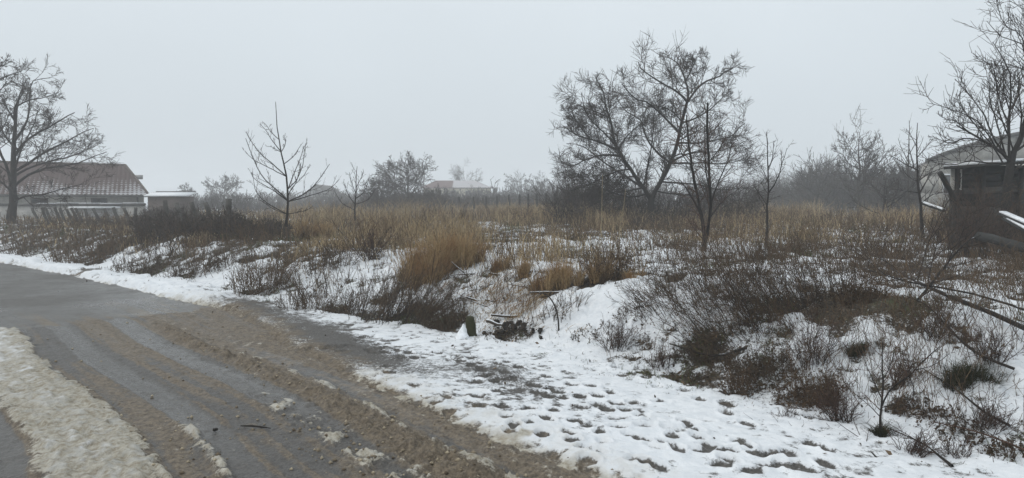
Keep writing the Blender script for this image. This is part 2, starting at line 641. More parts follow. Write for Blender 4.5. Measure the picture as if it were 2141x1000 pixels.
MAT['plaster'] = wall_mat('pale_plaster', (0.40, 0.39, 0.36), (0.55, 0.53, 0.49), 0.8)
MAT['plaster_yellow'] = wall_mat('cream_plaster', (0.46, 0.42, 0.30), (0.58, 0.53, 0.40), 0.7)
MAT['plaster_grey'] = wall_mat('grey_plaster', (0.30, 0.30, 0.30), (0.42, 0.41, 0.40), 0.8)
MAT['concrete'] = wall_mat('weathered_concrete', (0.30, 0.29, 0.27), (0.46, 0.45, 0.43), 0.9, bump=0.3)
MAT['concrete_dark'] = wall_mat('stained_concrete', (0.07, 0.07, 0.068), (0.12, 0.115, 0.11), 0.9)
MAT['wood_dark'] = wall_mat('rotten_dark_wood', (0.012, 0.012, 0.011), (0.034, 0.034, 0.031), 2.0, bump=0.5)
MAT['wood_grey'] = wall_mat('grey_weathered_wood', (0.05, 0.047, 0.042), (0.10, 0.095, 0.085), 3.0, bump=0.4)
MAT['brick'] = wall_mat('dull_brown_wall', (0.07, 0.05, 0.042), (0.11, 0.085, 0.07), 1.0)
MAT['glass'] = wall_mat('dark_window_glass', (0.02, 0.025, 0.03), (0.05, 0.055, 0.06), 0.5, rough=0.15)
MAT['snow'] = wall_mat('lying_snow', (0.80, 0.83, 0.86), (0.86, 0.88, 0.90), 2.0)
MAT['soil'] = wall_mat('black_soil', (0.009, 0.008, 0.006), (0.026, 0.020, 0.016), 6.0, bump=0.6)
MAT['roof_red'] = roof_mat('brown_red_roof_tiles', (0.090, 0.056, 0.049), (0.128, 0.082, 0.072), 0.62)
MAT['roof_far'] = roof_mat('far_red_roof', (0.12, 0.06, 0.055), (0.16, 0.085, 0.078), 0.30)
MAT['roof_grey'] = roof_mat('grey_roof', (0.12, 0.11, 0.105), (0.17, 0.155, 0.145), 0.75)
MAT['wire'] = wall_mat('rusty_wire', (0.05, 0.04, 0.035), (0.08, 0.06, 0.05), 3)

# ------------------------------------------------------------------ what grows where (used by the ground for its bare patches)
# kind, base pixel x, y, width px, height px, lean, label
SHRUBS = [
    ('weed', 52, 532, 110, 46, 0, 'brown dead weeds at far left, hugging the snowy road edge under the big tree'),
    ('weed', 165, 553, 130, 64, 0, 'wide brown weed clump behind the snow bank, in front of the leaning fence posts'),
    ('weed_dark', 292, 572, 110, 58, 0.3, 'flattened grey-brown weeds just above the snow bank left of the open road'),
    ('weed_dark', 395, 578, 95, 62, 0.2, 'dark weed clump between two snow patches above the road bend'),
    ('weed', 548, 612, 115, 105, 0.1, 'tall brown weed clump with withered leaves, left of the bright snow patch'),
    ('weed', 632, 648, 100, 62, 0, 'low brown weeds at the verge just right of the tall brown clump'),
    ('weed_dark', 715, 655, 80, 60, 0.2, 'low dark weeds at the foot of the bright snow patch by the verge'),
    ('shrub', 772, 545, 100, 120, 0, 'thin dark upright shrub left of the big golden tussock'),
    ('bramble', 850, 672, 150, 120, 0.55, 'dark thicket of stems leaning right, below the big golden tussock'),
    ('bramble', 780, 668, 110, 105, 0.45, 'dark leaning stems left of the thicket below the golden tussock'),
    ('weed_dark', 935, 685, 80, 85, -0.2, 'almost black weed clump left of the mossy stump'),
    ('tussock', 905, 575, 190, 92, 0.15, 'biggest golden grass tussock in the middle of the field edge'),
    ('tussock', 985, 548, 90, 50, 0.1, 'small golden tussock touching the right side of the biggest one'),
    ('tussock', 1048, 566, 46, 40, 0, 'little pale straw tuft at the top of the snowy debris mound'),
    ('tussock', 1094, 578, 44, 44, 0, 'little orange straw tuft on the right shoulder of the debris mound'),
    ('tussock', 1160, 600, 105, 70, 0.1, 'olive brown tussock right of the debris mound'),
    ('weed', 1268, 582, 90, 100, 0, 'tall rust-brown weed clump with seed heads, left of the snowy hump'),
    ('tussock', 1240, 588, 90, 55, 0, 'dark golden tussock at the foot of the rust-brown weeds'),
    ('tussock', 1335, 584, 60, 34, 0, 'short orange tuft on top of the snowy hump'),
    ('weed_dark', 1330, 662, 70, 40, -0.2, 'small dark weed clump on the face of the snowy hump'),
    ('bramble', 1425, 640, 170, 110, -0.5, 'dark bramble leaning left beside the snowy hump'),
    ('bramble', 1540, 690, 200, 160, -0.6, 'largest dark bramble thicket, leaning left over the bank'),
    ('bramble', 1640, 660, 170, 140, -0.5, 'dark bramble behind the largest thicket, towards the shed'),
    ('weed_dark', 1490, 735, 150, 60, -0.3, 'low black weed mat under the largest bramble'),
    ('weed_dark', 1600, 790, 150, 85, -0.2, 'dark weed mat on the bank right below the largest bramble'),
    ('weed', 1695, 835, 130, 75, -0.2, 'rusty brown weeds hanging over the bank edge above the footprints'),
    ('weed', 1545, 830, 50, 80, -0.2, 'narrow brown weed tongue reaching down to the trodden snow'),
    ('weed', 1690, 530, 85, 60, 0, 'brown weed clump in the snow left of the pair before the shed'),
    ('weed', 1805, 545, 100, 68, 0, 'reddish brown weed clump in mid field, left one of the pair before the shed'),
    ('weed_dark', 1872, 540, 80, 60, 0, 'darker weed clump in mid field, right one of the pair before the shed'),
    ('weed_dark', 1610, 540, 80, 50, 0, 'grey-brown weeds around the foot of the slim sapling'),
    ('weed_dark', 1400, 520, 90, 40, 0, 'low grey weeds in the snow before the big central tree'),
    ('weed', 1800, 620, 90, 60, 0.1, 'rusty weed clump left of the fallen branch tips'),
    ('bramble', 1730, 620, 130, 100, -0.3, 'thin dark bramble between the thicket and the fallen branch'),
    ('weed_dark', 1066, 706, 110, 44, 0, 'dark weeds growing over the black soil heap'),
    ('bramble', 2075, 540, 190, 130, 0.1, 'tall dark brush screening the plank shed at the right edge'),
    ('shrub', 2040, 545, 210, 200, -0.1, 'tall thin bare brush veiling the plank shed below the edge tree'),
    ('bramble', 2050, 505, 170, 80, -0.2, 'dark brambles piled against the front of the plank shed'),
    ('bramble', 1975, 505, 110, 70, 0.2, 'dark brambles at the left corner of the plank shed'),
    ('shrub', 1960, 700, 150, 90, 0.1, 'thin bare twigs standing below the thick fallen branch'),
    ('shrub', 2070, 760, 130, 100, -0.1, 'thin bare twigs right of the green-black tuft'),
    ('weed_dark', 1905, 850, 90, 30, 0, 'low dark weeds on snow just right of the foreground seedling'),
    ('weed_dark', 2020, 910, 120, 36, 0, 'flat dark weeds under the right foreground twig tangle'),
    ('weed', 2110, 950, 90, 46, 0, 'brown-green weeds in the bottom right corner'),
    ('shrub', 1760, 880, 130, 110, 0.0, 'thin twigs between bank weeds and foreground seedling'),
    ('weed_dark', 1430, 800, 90, 26, 0, 'sparse flat weeds at the top of the trodden snow'),
    ('weed_dark', 1240, 700, 80, 26, 0, 'thin flat weeds on the slope below the snowy hump'),
    ('bramble', 1180, 655, 90, 50, 0.2, 'small tangle of dark stems right of the arched cane'),
    ('weed_dark', 480, 560, 90, 50, 0, 'grey weeds on the snow above the road bend, left of the tall clump'),
    ('weed', 230, 520, 120, 44, 0, 'brown grass and weeds below the leaning posts'),
    ('weed_dark', 690, 560, 100, 60, 0.1, 'thin grey weeds in front of the bright snow patch'),
    ('bramble', 660, 620, 110, 60, -0.2, 'dark low stems across the bright snow patch'),
    ('shrub', 1650, 880, 110, 60, 0.2, 'fine low twigs on the snow just right of the narrow brown weed tongue'),
    ('shrub', 2000, 960, 140, 70, -0.2, 'fine low twigs near the bottom edge at the far right'),
    ('shrub', 1880, 800, 120, 100, 0.1, 'thin straight stems rising behind the foreground seedling'),
    ('weed', 1960, 880, 90, 40, 0.1, 'low reddish weeds between the seedling and the right foreground tangle'),
    ('shrub', 1380, 770, 130, 70, -0.1, 'thin low twigs left of the black weed mat, above the footprints'),
    ('moss', 2012, 795, 95, 62, 0, 'dark green-black tuft on snow under the fallen branch'),
    ('moss', 2075, 802, 60, 36, 0, 'small dark tuft right beside the green-black tuft'),
    ('moss', 1842, 912, 46, 40, 0, 'mossy tuft around the foot of the foreground seedling tree'),
    ('moss', 1790, 735, 52, 36, 0, 'dark mossy tuft between bramble and foreground seedling'),
    ('weed', 2118, 560, 60, 56, 0, 'brown weeds below the leaning snowy boards at right edge'),
    ('shrub', 1905, 960, 130, 90, 0.3, 'low tangle of bare twigs at the bottom right on clean snow'),
    ('shrub', 2060, 900, 190, 95, 0.2, 'wide low tangle of reddish twigs along the right foreground'),
    ('shrub', 1700, 770, 130, 170, 0.0, 'slender bare stems standing right of the rusty bank weeds'),
    ('shrub', 1290, 730, 150, 90, 0.1, 'sparse bare twigs on the snowy slope above the footprints'),
    ('weed_dark', 455, 500, 120, 70, 0, 'dark bush under the thick fence post'),
    ('weed_dark', 350, 502, 110, 60, 0, 'dark bush among the leaning fence posts'),
    ('weed_dark', 545, 505, 90, 56, 0, 'dark bush at the left foot of the tall sapling'),
    ('weed_dark', 1200, 500, 60, 40, 0, 'small grey weeds in snow left of the pale stalks'),
    ('shrub', 1095, 470, 50, 60, 0.1, 'dark lone weed stem in the tall straw left of the largest tree'),
    ('shrub', 880, 490, 90, 60, 0, 'thin grey shrub in the straw under the round-crowned tree'),
    ('shrub', 960, 470, 90, 50, 0, 'thin shrub in the straw under the far cream house'),
    ('weed_dark', 1500, 500, 120, 46, 0, 'grey weeds in the straw right of the slim brown tree'),
    ('weed_dark', 1740, 470, 120, 34, 0, 'low grey weeds at the near edge of the right-hand straw'),
    ('tussock', 655, 500, 110, 50, 0, 'straw grass patch right of the tall sapling'),
]
BARE = []
for k_, px, py, w, h, ln, lb in SHRUBS:
    g_ = ground(px, py)
    r_ = w * g_[1] / FPX * 0.5
    BARE.append((g_[0], g_[1] + 0.25 * r_, r_ * 0.95, {'weed': .34, 'weed_dark': .38, 'bramble': .24, 'shrub': .08, 'tussock': .32, 'moss': .45}[k_]))
for px, py, r, st in [(1060, 697, 0.25, .6), (1100, 697, 0.15, .5), (940, 670, .3, .4), (1560, 730, 0.7, .25), (1500, 700, 0.6, .2), (1640, 790, .6, .25),
                      (1790, 630, .5, .5), (1850, 640, .4, .5), (700, 640, .5, .3), (1300, 580, .4, .4)]:
    g_ = ground(px, py)
    BARE.append((g_[0], g_[1], r, st))
# clear snow patches of the field
WHITE = []
for px, py, r, st in [(1060, 640, .55, .45), (1120, 655, .4, .4), (1000, 600, .5, .3), (1180, 720, .5, .3), (440, 580, 1.1, .35), (680, 580, 1.3, .4), (640, 545, 1.0, .2), (1030, 545, .7, .3), (1290, 630, .8, .45), (1220, 660, .7, .35), (1000, 470, 3.0, .3), (1060, 475, 2.5, .2),
                      (1330, 500, 2.0, .15), (1560, 500, 1.5, .15), (1900, 760, .6, .3), (2050, 660, .8, .3), (2080, 740, .5, .25), (1810, 690, .5, .35), (1700, 440, 3, .2), (280, 530, 1.2, .2)]:
    g_ = ground(px, py)
    WHITE.append((g_[0], g_[1], r, st))

# paw and shoe prints trodden into the verge
PR5 = [(145, 315), (320, 370), (455, 385), (60, 388), (165, 405), (225, 425), (150, 455), (375, 455), (495, 450), (585, 430), (30, 545), (190, 558), (395, 535), (490, 518), (570, 553),
       (635, 512), (740, 503), (690, 560), (805, 573), (805, 607), (630, 615), (885, 640), (155, 635), (30, 648), (440, 665), (640, 680), (830, 675), (980, 690), (1060, 708), (1025, 742),
       (1095, 635), (1150, 660), (1170, 700), (1205, 755), (1255, 640), (940, 500), (1400, 578), (1540, 648), (120, 735), (325, 778), (410, 835), (500, 858), (435, 915), (1060, 842),
       (1290, 810), (1300, 845), (1430, 852), (1490, 785), (1540, 812), (1600, 870), (1680, 865), (1740, 862), (1830, 860), (1820, 955), (1415, 910), (1360, 945), (1910, 945), (1940, 985),
       (760, 925), (830, 940), (910, 960), (1950, 600), (1900, 590), (960, 795), (1990, 800), (2100, 840), (2080, 930), (1700, 950), (1580, 990)]
PR8 = [(560, 195), (605, 265), (740, 310), (815, 305), (500, 310), (940, 240), (870, 298), (1000, 330), (1060, 330), (1125, 307), (1190, 320), (1280, 335), (1230, 355), (1070, 293), (920, 265),
       (1160, 360), (1420, 370), (1470, 358), (1540, 355), (1540, 400), (1680, 390), (1800, 408), (1735, 378), (1640, 305), (1595, 417), (1610, 460), (1650, 455), (1670, 488), (1700, 485),
       (1570, 490), (1680, 540), (1785, 470), (1575, 570), (1585, 625), (1230, 512), (1090, 450), (1070, 415), (1420, 650), (1350, 600), (1235, 590), (1730, 690), (1775, 735), (1320, 655), (1400, 570)]
PRINTS = [ground(1100 + a / 3.333, 700 + b / 3.333) for a, b in PR5] + [ground(400 + a / 2.6314, 620 + b / 2.6314) for a, b in PR8]

rp = random.Random(4)
for i in range(11):                                 # single trails of one animal, print after print
    px, py = rp.uniform(620, 1650), rp.uniform(735, 960)
    g_ = ground(px, py)
    a_ = math.radians(135 + rp.uniform(-35, 35))
    for j in range(rp.randint(5, 10)):
        side = .05 if j % 2 else -.05
        q_ = (g_[0] + math.cos(a_) * .23 * j - math.sin(a_) * side + rp.uniform(-.03, .03), g_[1] + math.sin(a_) * .23 * j + math.cos(a_) * side + rp.uniform(-.03, .03))
        PRINTS.append((q_[0], q_[1], 0))

# ------------------------------------------------------------------ the ground


def surface(x, y):
    """fine height, cover colour (snow, sand, wet) and soil colour (field, dirty, rough), class"""
    s, d = street(x, y)
    h = H(x, y, (s, d))
    n = len(x)
    off = np.interp(s, [2, 4, 5.5, 7, 8, 10], [0, .03, .12, .25, .36, .66])
    dp = d - off                                   # tracks run slightly askew of the bank
    n_big = fbm(x, y, 0.9, 3, 11)
    n_mid = fbm(x, y, 4.0, 4, 21)
    n_fin = fbm(x, y, 14.0, 3, 31)
    n_tuft = fbm(x, y, 2.2, 4, 41, 0.6)
    # ---- edges
    verge_w = np.interp(s, [-10, 1.7, 3.5, 5, 6.6, 8, 10, 13, 22, 40], [2.0, 2.05, 2.1, 2.05, 1.75, 1.23, .86, .92, .88, .8])
    edge = d + verge_w + 0.10 * n_big + 0.07 * n_mid + 0.03 * n_fin         # > 0 on the verge
    clear = s - 10.25 + 0.35 * n_big + 0.3 * n_mid + 0.25 * fbm(s * .4, dp * 5, 1.2, 2, 53)  # > 0 on swept asphalt
    cls = np.where(d > 0.0 + 0.12 * n_mid, 3, np.where(edge > 0, 2, np.where(clear > 0, 0, 1)))
    snow = np.zeros(n)
    sand = np.zeros(n)
    wet = np.zeros(n)
    field = np.zeros(n)
    dirty = np.zeros(n)
    rough = np.full(n, 0.5)
    # ---- field
    f = cls == 3
    tuft = smooth(d, 0.1, 0.9)
    hf = h + tuft * (0.05 * n_big + 0.070 * n_tuft + 0.055 * n_mid + 0.030 * n_fin)
    h = np.where(f, hf, h)
    sn = 0.58 + 0.62 * n_tuft + 0.28 * n_big + 0.62 * n_mid + 0.50 * n_fin
    sn = sn - 0.22 * smooth(s, 9, 16) * smooth(d, .8, 2.5) - .16 * smooth(s, 8, 12) * smooth(d, .5, 1.2) - .07 * (s < 5) * smooth(d, .3, 1.0)
    br_ = np.zeros(n)
    sn = sn - 0.22 * smooth(d, 9, 24)
    for bx, by, br, st in BARE:
        q = ((x - bx) ** 2 + (y - by) ** 2) / (br * br)
        br_ = np.maximum(br_, st * np.exp(-q * q))
    sn = sn - br_ * (1.0 + 1.6 * n_mid + 1.2 * n_fin)
    for bx, by, br, st in WHITE:
        q = ((x - bx) ** 2 + (y - by) ** 2) / (br * br)
        sn = sn + st * np.exp(-q)
    snow = np.where(f, sn, snow)
    field = np.where(f, 1.0, field)
    rough = np.where(f, 0.6, rough)
    # ---- verge
    v = cls == 2
    e2 = np.clip(edge, 0, 3)
    bank = np.interp(s, [8, 12, 40], [0.02, 0.13, 0.16])
    prof = smooth(e2, 0, 0.16) * (1 - 0.5 * smooth(e2, 0.35, 0.9))
    hv = h + 0.028 * smooth(e2, 0, 0.2) + bank * prof * (0.7 + 0.5 * n_mid) + 0.018 * n_big + 0.010 * n_mid + 0.005 * n_fin
    sv = 0.73 + 0.22 * n_big + 0.22 * n_mid + .14 * n_fin - .20 * smooth(fbm(x, y, 1.6, 4, 88, .6), .22, .62) * smooth(e2, .15, .5)
    # trodden, half melted belt in the middle of the verge
    ice = np.exp(-((s - 6.4) / 2.2) ** 2) * np.exp(-((e2 - 0.62) / 0.34) ** 2) * (0.55 + 0.9 * n_big)
    ice += 0.9 * np.exp(-((s - 4.0) / 1.0) ** 2) * np.exp(-((e2 - 1.10) / 0.34) ** 2) * (0.6 + 0.8 * n_mid)
    sv = sv - (0.56 + .5 * n_fin) * np.clip(ice, 0, 1)
    sv = sv - (0.30 + .35 * n_mid + .35 * n_fin) * smooth(s, 3.5, 6.0) * (1 - smooth(s, 9.5, 12)) * (1 - smooth(e2, 0.35, 1.0)) + .25 * n_fin - .25 * (1 - smooth(e2, 0, .18)) * (s < 9)
    dv = (0.62 + .5 * n_mid) * (1 - smooth(e2, 0.0, 0.16)) * np.interp(s, [9, 12], [1, .45]) + np.interp(s, [0, 3, 7, 10, 13], [0.25, 0.3, 0.5, 0.45, 0.0]) * (1 - smooth(e2, 0.1, 0.9)) + 0.12 * n_mid
    stain = smooth(fbm(x, y, 2.6, 3, 77), 0.35, 0.7) * np.exp(-((e2 - 0.45) / 0.4) ** 2) * (s < 4)
    dv = dv + 0.55 * stain
    wv = 0.35 * np.clip(ice, 0, 1)
    sdv = 0.06 + 0.6 * (1 - smooth(e2, 0, .8)) + .2 * n_mid
    for i, p in enumerate(PRINTS):
        dx, dy = x - p[0], y - p[1]
        m = (np.abs(dx) < 0.22) & (np.abs(dy) < 0.22)
        if not m.any():
            continue
        rg = random.Random(i * 7 + 3)
        a = math.radians(135 + rg.uniform(-55, 55))
        ca, sa = math.cos(a), math.sin(a)
        L, W = rg.uniform(0.060, 0.080), rg.uniform(0.044, 0.058)
        if p[1] < 4.75 and p[0] > 0.9 and rg.random() < 0.5:
            L, W = rg.uniform(0.075, 0.095), rg.uniform(0.045, 0.055)
        u = (dx[m] * ca + dy[m] * sa) / L
        w_ = (-dx[m] * sa + dy[m] * ca) / W
        q = np.sqrt(u * u + w_ * w_) + 0.07 * n_fin[m] + 0.10 * n_mid[m]
        hole = 1 - smooth(q, 0.60, 1.15)
        rim = np.exp(-((q - 1.3) / 0.22) ** 2)
        hv[m] += -0.032 * hole + 0.010 * rim
        sv[m] -= (rg.uniform(.45, .72) + 0.20 * n_fin[m]) * hole
        wv[m] = np.maximum(wv[m], 0.6 * hole)
    h = np.where(v, hv, h)
    snow = np.where(v, sv, snow)
    dirty = np.where(v, dv, dirty)
    wet = np.where(v, wv + 0.1, wet)
    sand = np.where(v, sdv, sand)
    rough = np.where(v, 0.42 + 0.5 * np.clip(ice, 0, 1), rough)
    # grass litter shows where prints and melt reach the foot of the bank
    field = np.where(v, smooth(d, -0.5, 0.0) * 0.8, field)
    # ---- slushy street
    t = cls == 1
    along = .6 * fbm(s * 0.5, dp * 6.0, 1.2, 3, 51) + .6 * fbm(s * 0.35, dp * 15.0, 1.2, 3, 57)       # streaks along the wheel tracks
    lump = fbm(x, y, 7.5, 3, 61)
    crumb = fbm(x, y, 13.0, 4, 67, 0.65)
    lump2 = fbm(s * 0.75, dp * 1.6, 9.0, 3, 63)       # drawn across the tyre direction
    ridge_l = dp + 2.60 + 0.05 * n_big
    ridge = np.exp(-(ridge_l / 0.10) ** 2) * smooth(9.8 - s, 0, 1.0)
    r2 = np.exp(-((dp + 3.72 + 0.05 * n_big) / 0.05) ** 2) * smooth(5.0 - s, 0, 0.6) * (0.7 + 0.6 * n_mid)
    r3 = np.exp(-((dp + 2.95 + 0.10 * n_big) / 0.15) ** 2) * smooth(6.5 - s, 0, 2.5) * np.clip(0.55 + 0.9 * lump, 0, 1)
    slab = smooth(-(dp + 3.98 + 0.05 * n_big + 0.08 * n_mid + 0.05 * n_fin), 0.0, 0.08) * (1 - smooth(-(dp + 4.56 + 0.08 * n_big + .06 * n_mid), 0, 0.16))
    outer = smooth(-(dp + 5.5 + 0.2 * n_big), 0, 0.4)
    sl = np.maximum(slab, 0.6 * outer)
    mudz = smooth(dp, -2.72, -2.45)                    # sand between ridge and verge
    ht = h + 0.016 * n_mid + 0.010 * n_fin + 0.055 * ridge * (0.6 + 0.9 * lump) + 0.055 * r2 + 0.040 * r3 * (.7 + .8 * lump2) + sl * (0.046 + 0.024 * lump2 + 0.014 * lump)
    ht += 0.018 * mudz * (0.6 + 0.8 * n_mid)
    rug = np.clip(ridge + r3 + r2 + .15 * mudz + .4 * smooth(5 - s, 0, 3) * smooth(dp, -3.3, -2.7), 0, 1)
    ht += 0.016 * along + 0.050 * rug * np.clip(crumb + .1, -.2, 1)
    edge_r = np.exp(-((dp + 2.44) / .05) ** 2) + .7 * np.exp(-((dp + 2.76) / .05) ** 2)
    ht += .03 * edge_r * np.clip(.5 + crumb, 0, 1) * smooth(8.5 - s, 0, 3)
    st_ = 0.08 + .30 * along * smooth(7 - s, 0, 4) + 0.75 * sl * (1 + 0.2 * lump) + 0.62 * r2 + 0.62 * r3 * (.8 + .7 * lump2) + 0.06 * mudz + 0.30 * n_mid * mudz + 0.25 * smooth(lump, 0.2, 0.8) + .18 * n_fin - .3 * ridge + .55 * rug * crumb + .30 * edge_r * np.clip(.4 + crumb, 0, 1)
    st_ = st_ + 0.45 * np.exp(-((dp + 2.42) / .06) ** 2) * (.6 + .8 * lump) * smooth(7.5 - s, 0, 3)
    wob = .02 * n_big + .025 * n_mid
    box = lambda c, w_: smooth(w_ - np.abs(dp + c + wob), -.02, .03)
    wetz = box(2.90, .15) + box(3.60, .13) + .7 * box(4.85, .2) + .8 * box(2.28, .10) * smooth(8 - s, 0, 2)
    wetz = wetz * (0.80 + 0.8 * along) * smooth(s, 1.0, 5.0)
    ht = ht - .012 * np.clip(wetz, 0, 1)
    sd2 = 0.62 + 0.25 * mudz + .5 * rug * crumb + 0.8 * ridge + 0.95 * along + 0.25 * n_mid - 0.75 * np.clip(wetz, 0, 1) + 0.25 * (1 - smooth(s, 1, 6)) - 0.30 * np.exp(-((dp + 3.5) / 0.35) ** 2)
    sd2 = sd2 + 0.45 * np.exp(-((dp + 3.28) / 0.12) ** 2) * smooth(s, 4.0, 6.5)
    sd2 = sd2 - 0.4 * np.exp(-((dp + 4.85) / 0.25) ** 2)
    di = 1.05 - 0.30 * sl * smooth(-(dp + 4.05), 0, 0.25) - 0.35 * sl * lump2 - .30 * sl * crumb - .25 * sl * smooth(s, 6, 9.5)
    h = np.where(t, ht, h)
    snow = np.where(t, st_, snow)
    sand = np.where(t, sd2, sand)
    dirty = np.where(t, di, dirty)
    wet = np.where(t, 0.50 + 0.5 * np.clip(wetz, 0, 1) - 0.40 * sl - .3 * along - .25 * rug, wet)
    rough = np.where(t, 0.75 - 0.6 * np.clip(wetz, 0, 1) + .2 * sl, rough)
    # ---- swept asphalt
    r = cls == 0
    h = np.where(r, h + 0.006 * n_big + 0.002 * n_mid, h)
    snow = np.where(r, 0.02 + 0.32 * np.exp(-(np.clip(-edge, 0, 2) / 0.06) ** 2), snow)
    dirty = np.where(r, 0.6, dirty)
    sand = np.where(r, 0.10 + 0.22 * n_big + 0.15 * n_mid + (0.36 + .9 * along) * np.exp(-np.clip(clear, 0, 6) / 1.3), sand)
    wet = np.where(r, 0.66 + 0.45 * n_big + 0.15 * n_mid - .3 * along * np.exp(-np.clip(clear, 0, 6) / 1.3), wet)
    rough = np.where(r, 0.22, rough)
    cover = np.stack([np.clip(snow, 0, 1.3), np.clip(sand, -0.3, 1.2), np.clip(wet, 0, 1), np.ones(n)], 1)
    soil = np.stack([field, np.clip(dirty, 0, 1.3), np.clip(rough, 0, 1), np.ones(n)], 1)
    return h, cover, soil, cls


def with_cover(me, cover, soil):
    for nm, arr in (('cover', cover), ('soil', soil)):
        a = me.attributes.new(nm, 'FLOAT_COLOR', 'POINT')
        a.data.foreach_set('color', np.asarray(arr, np.float32).ravel())


def build_ground():
    # a wide coarse sheet under everything
    gx = np.concatenate([-np.geomspace(290, 4, 40), np.linspace(-3, 3, 9), np.geomspace(4, 290, 40)])
    X, Y = np.meshgrid(gx, gx)
    x, y = X.ravel(), Y.ravel()
    s, d = street(x, y)
    h = H(x, y, (s, d)) - 0.16
    i = np.arange(len(x)).reshape(X.shape)
    q = np.stack([i[:-1, :-1], i[:-1, 1:], i[1:, 1:], i[1:, :-1]], -1).reshape(-1, 4)
    me = mesh_np('ground', np.stack([x, y, h], 1), [q], MAT['ground'], True)
    n = len(x)
    f = (d > 0).astype(float)
    v = ((d < 0) & (d > -1.6)).astype(float)
    nb = fbm(x, y, 0.2, 3, 3)
    with_cover(me, np.stack([np.clip(f * (0.62 + 0.25 * nb) + v * 0.8, 0, 1), 0.3 * np.ones(n), 0.4 * np.ones(n), np.ones(n)], 1),
               np.stack([f, 0.5 * (1 - f), 0.5 * np.ones(n), np.ones(n)], 1))
    o = link('ground', me)
    o['kind'] = 'structure'
    # the land in view, finely modelled: road, slushy side street, verge and field share their borders
    th = np.radians(np.concatenate([np.linspace(-75, -42.2, 50), np.linspace(-42, 42, 640), np.linspace(42.2, 75, 50)]))
    r = np.concatenate([np.geomspace(2.4, 9, 410)[:-1], np.geomspace(9, 75, 290)])
    T, R = np.meshgrid(th, r)
    x, y = (R * np.sin(T)).ravel(), (R * np.cos(T)).ravel()
    h, cover, soil, cls = surface(x, y)
    V = np.stack([x, y, h], 1)
    i = np.arange(len(x)).reshape(T.shape)
    q = np.stack([i[:-1, :-1], i[:-1, 1:], i[1:, 1:], i[1:, :-1]], -1).reshape(-1, 4)
    q = q[:, ::-1]
    fc = np.sort(cls[q], axis=1)[:, 1]
    for c, nm in ((0, 'road'), (1, 'slushy_road'), (2, 'snowy_road_verge'), (3, 'field')):
        fq = q[fc == c]
        used, inv = np.unique(fq, return_inverse=True)
        me = mesh_np(nm, V[used], [inv.reshape(-1, 4)], MAT['ground'], True)
        with_cover(me, cover[used], soil[used])
        o = link(nm, me)
        o['kind'] = 'structure'
        if nm == 'slushy_road':
            o['label'] = 'muddy side street with tyre tracks and dirty slush'
        if nm == 'snowy_road_verge':
            o['label'] = 'trodden snowy verge full of paw prints'


build_ground()


# ------------------------------------------------------------------ trees
def trace(branches, Y, rng, spread=0.55):
    """limbs drawn as pixel polylines, each given its own depth; returns lists of (P, r0, r1)"""
    out, flat = [], []
    for pts, w0, w1 in branches:
        p = spline(pts, 11)
        if flat:
            fl = np.vstack(flat)
            j = np.argmin(((fl[:, :2] - p[0]) ** 2).sum(1))
            y0 = fl[j, 2]
            p = p + (fl[j, :2] - p[0]) * np.linspace(1, 0, 11)[:, None] ** 2
            slope = rng.uniform(-1, 1) * spread
        else:
            y0, slope = Y, rng.uniform(-.1, .1)
        L = np.concatenate([[0], np.cumsum(np.sqrt(((p[1:] - p[:-1]) ** 2).sum(1)))])
        dep = y0 + slope * L * Y / FPX * (0.6 + 0.4 * L / (L[-1] + 1e-6))
        P = np.array([at(a[0], a[1], yy) for a, yy in zip(p, dep)])
        j = rng.normal(size=P.shape) * 0.006 * (L[-1] * Y / FPX) * 0.5
        j[0] = 0
        P = P + j
        flat.append(np.column_stack([p, dep]))
        out.append((P, w0 * Y / FPX / 2 * .84, w1 * Y / FPX / 2 * .84))
    return out


def tree(name, label, px, py, Y, branches, rng, specs, bark, twig, cat='tree', spread=0.55, group=None, trunk_n=3, base=None):
    """trunk = traced limbs, crown = everything grown from them"""
    b = base if base is not None else at(px, py, Y)
    root = empty(name, b)
    tag(root, label, cat, group)
    tr = trace(branches, Y, rng, spread)
    P = np.stack([t[0] for t in tr])
    R = np.stack([np.linspace(t[1], t[2], P.shape[1]) for t in tr])
    R[0, 0] *= 1.35
    R[0, 1] *= 1.12
    bt = Bag()
    bt.tubes(P, R, 7)
    bt.build('trunk', bark, root, True, b)
    bc = Bag()
    crown(bc, rng, P[trunk_n:] if len(P) > trunk_n else P, R[trunk_n:] if len(P) > trunk_n else R, specs)
    bc.build('crown', twig, root, False, b)
    return root


def crown(bag, rng, P, R, specs):
    cur = [(P, R)]
    for li, sp_ in enumerate(specs):
        nxt = []
        for (p, r) in cur:
            q, qr = grow(rng, p, r, **sp_)
            bag.tubes(q, qr, 1 if li >= 1 and sp_.get('k', 4) <= 3 else 3)
            nxt.append((q, qr))
        cur = nxt


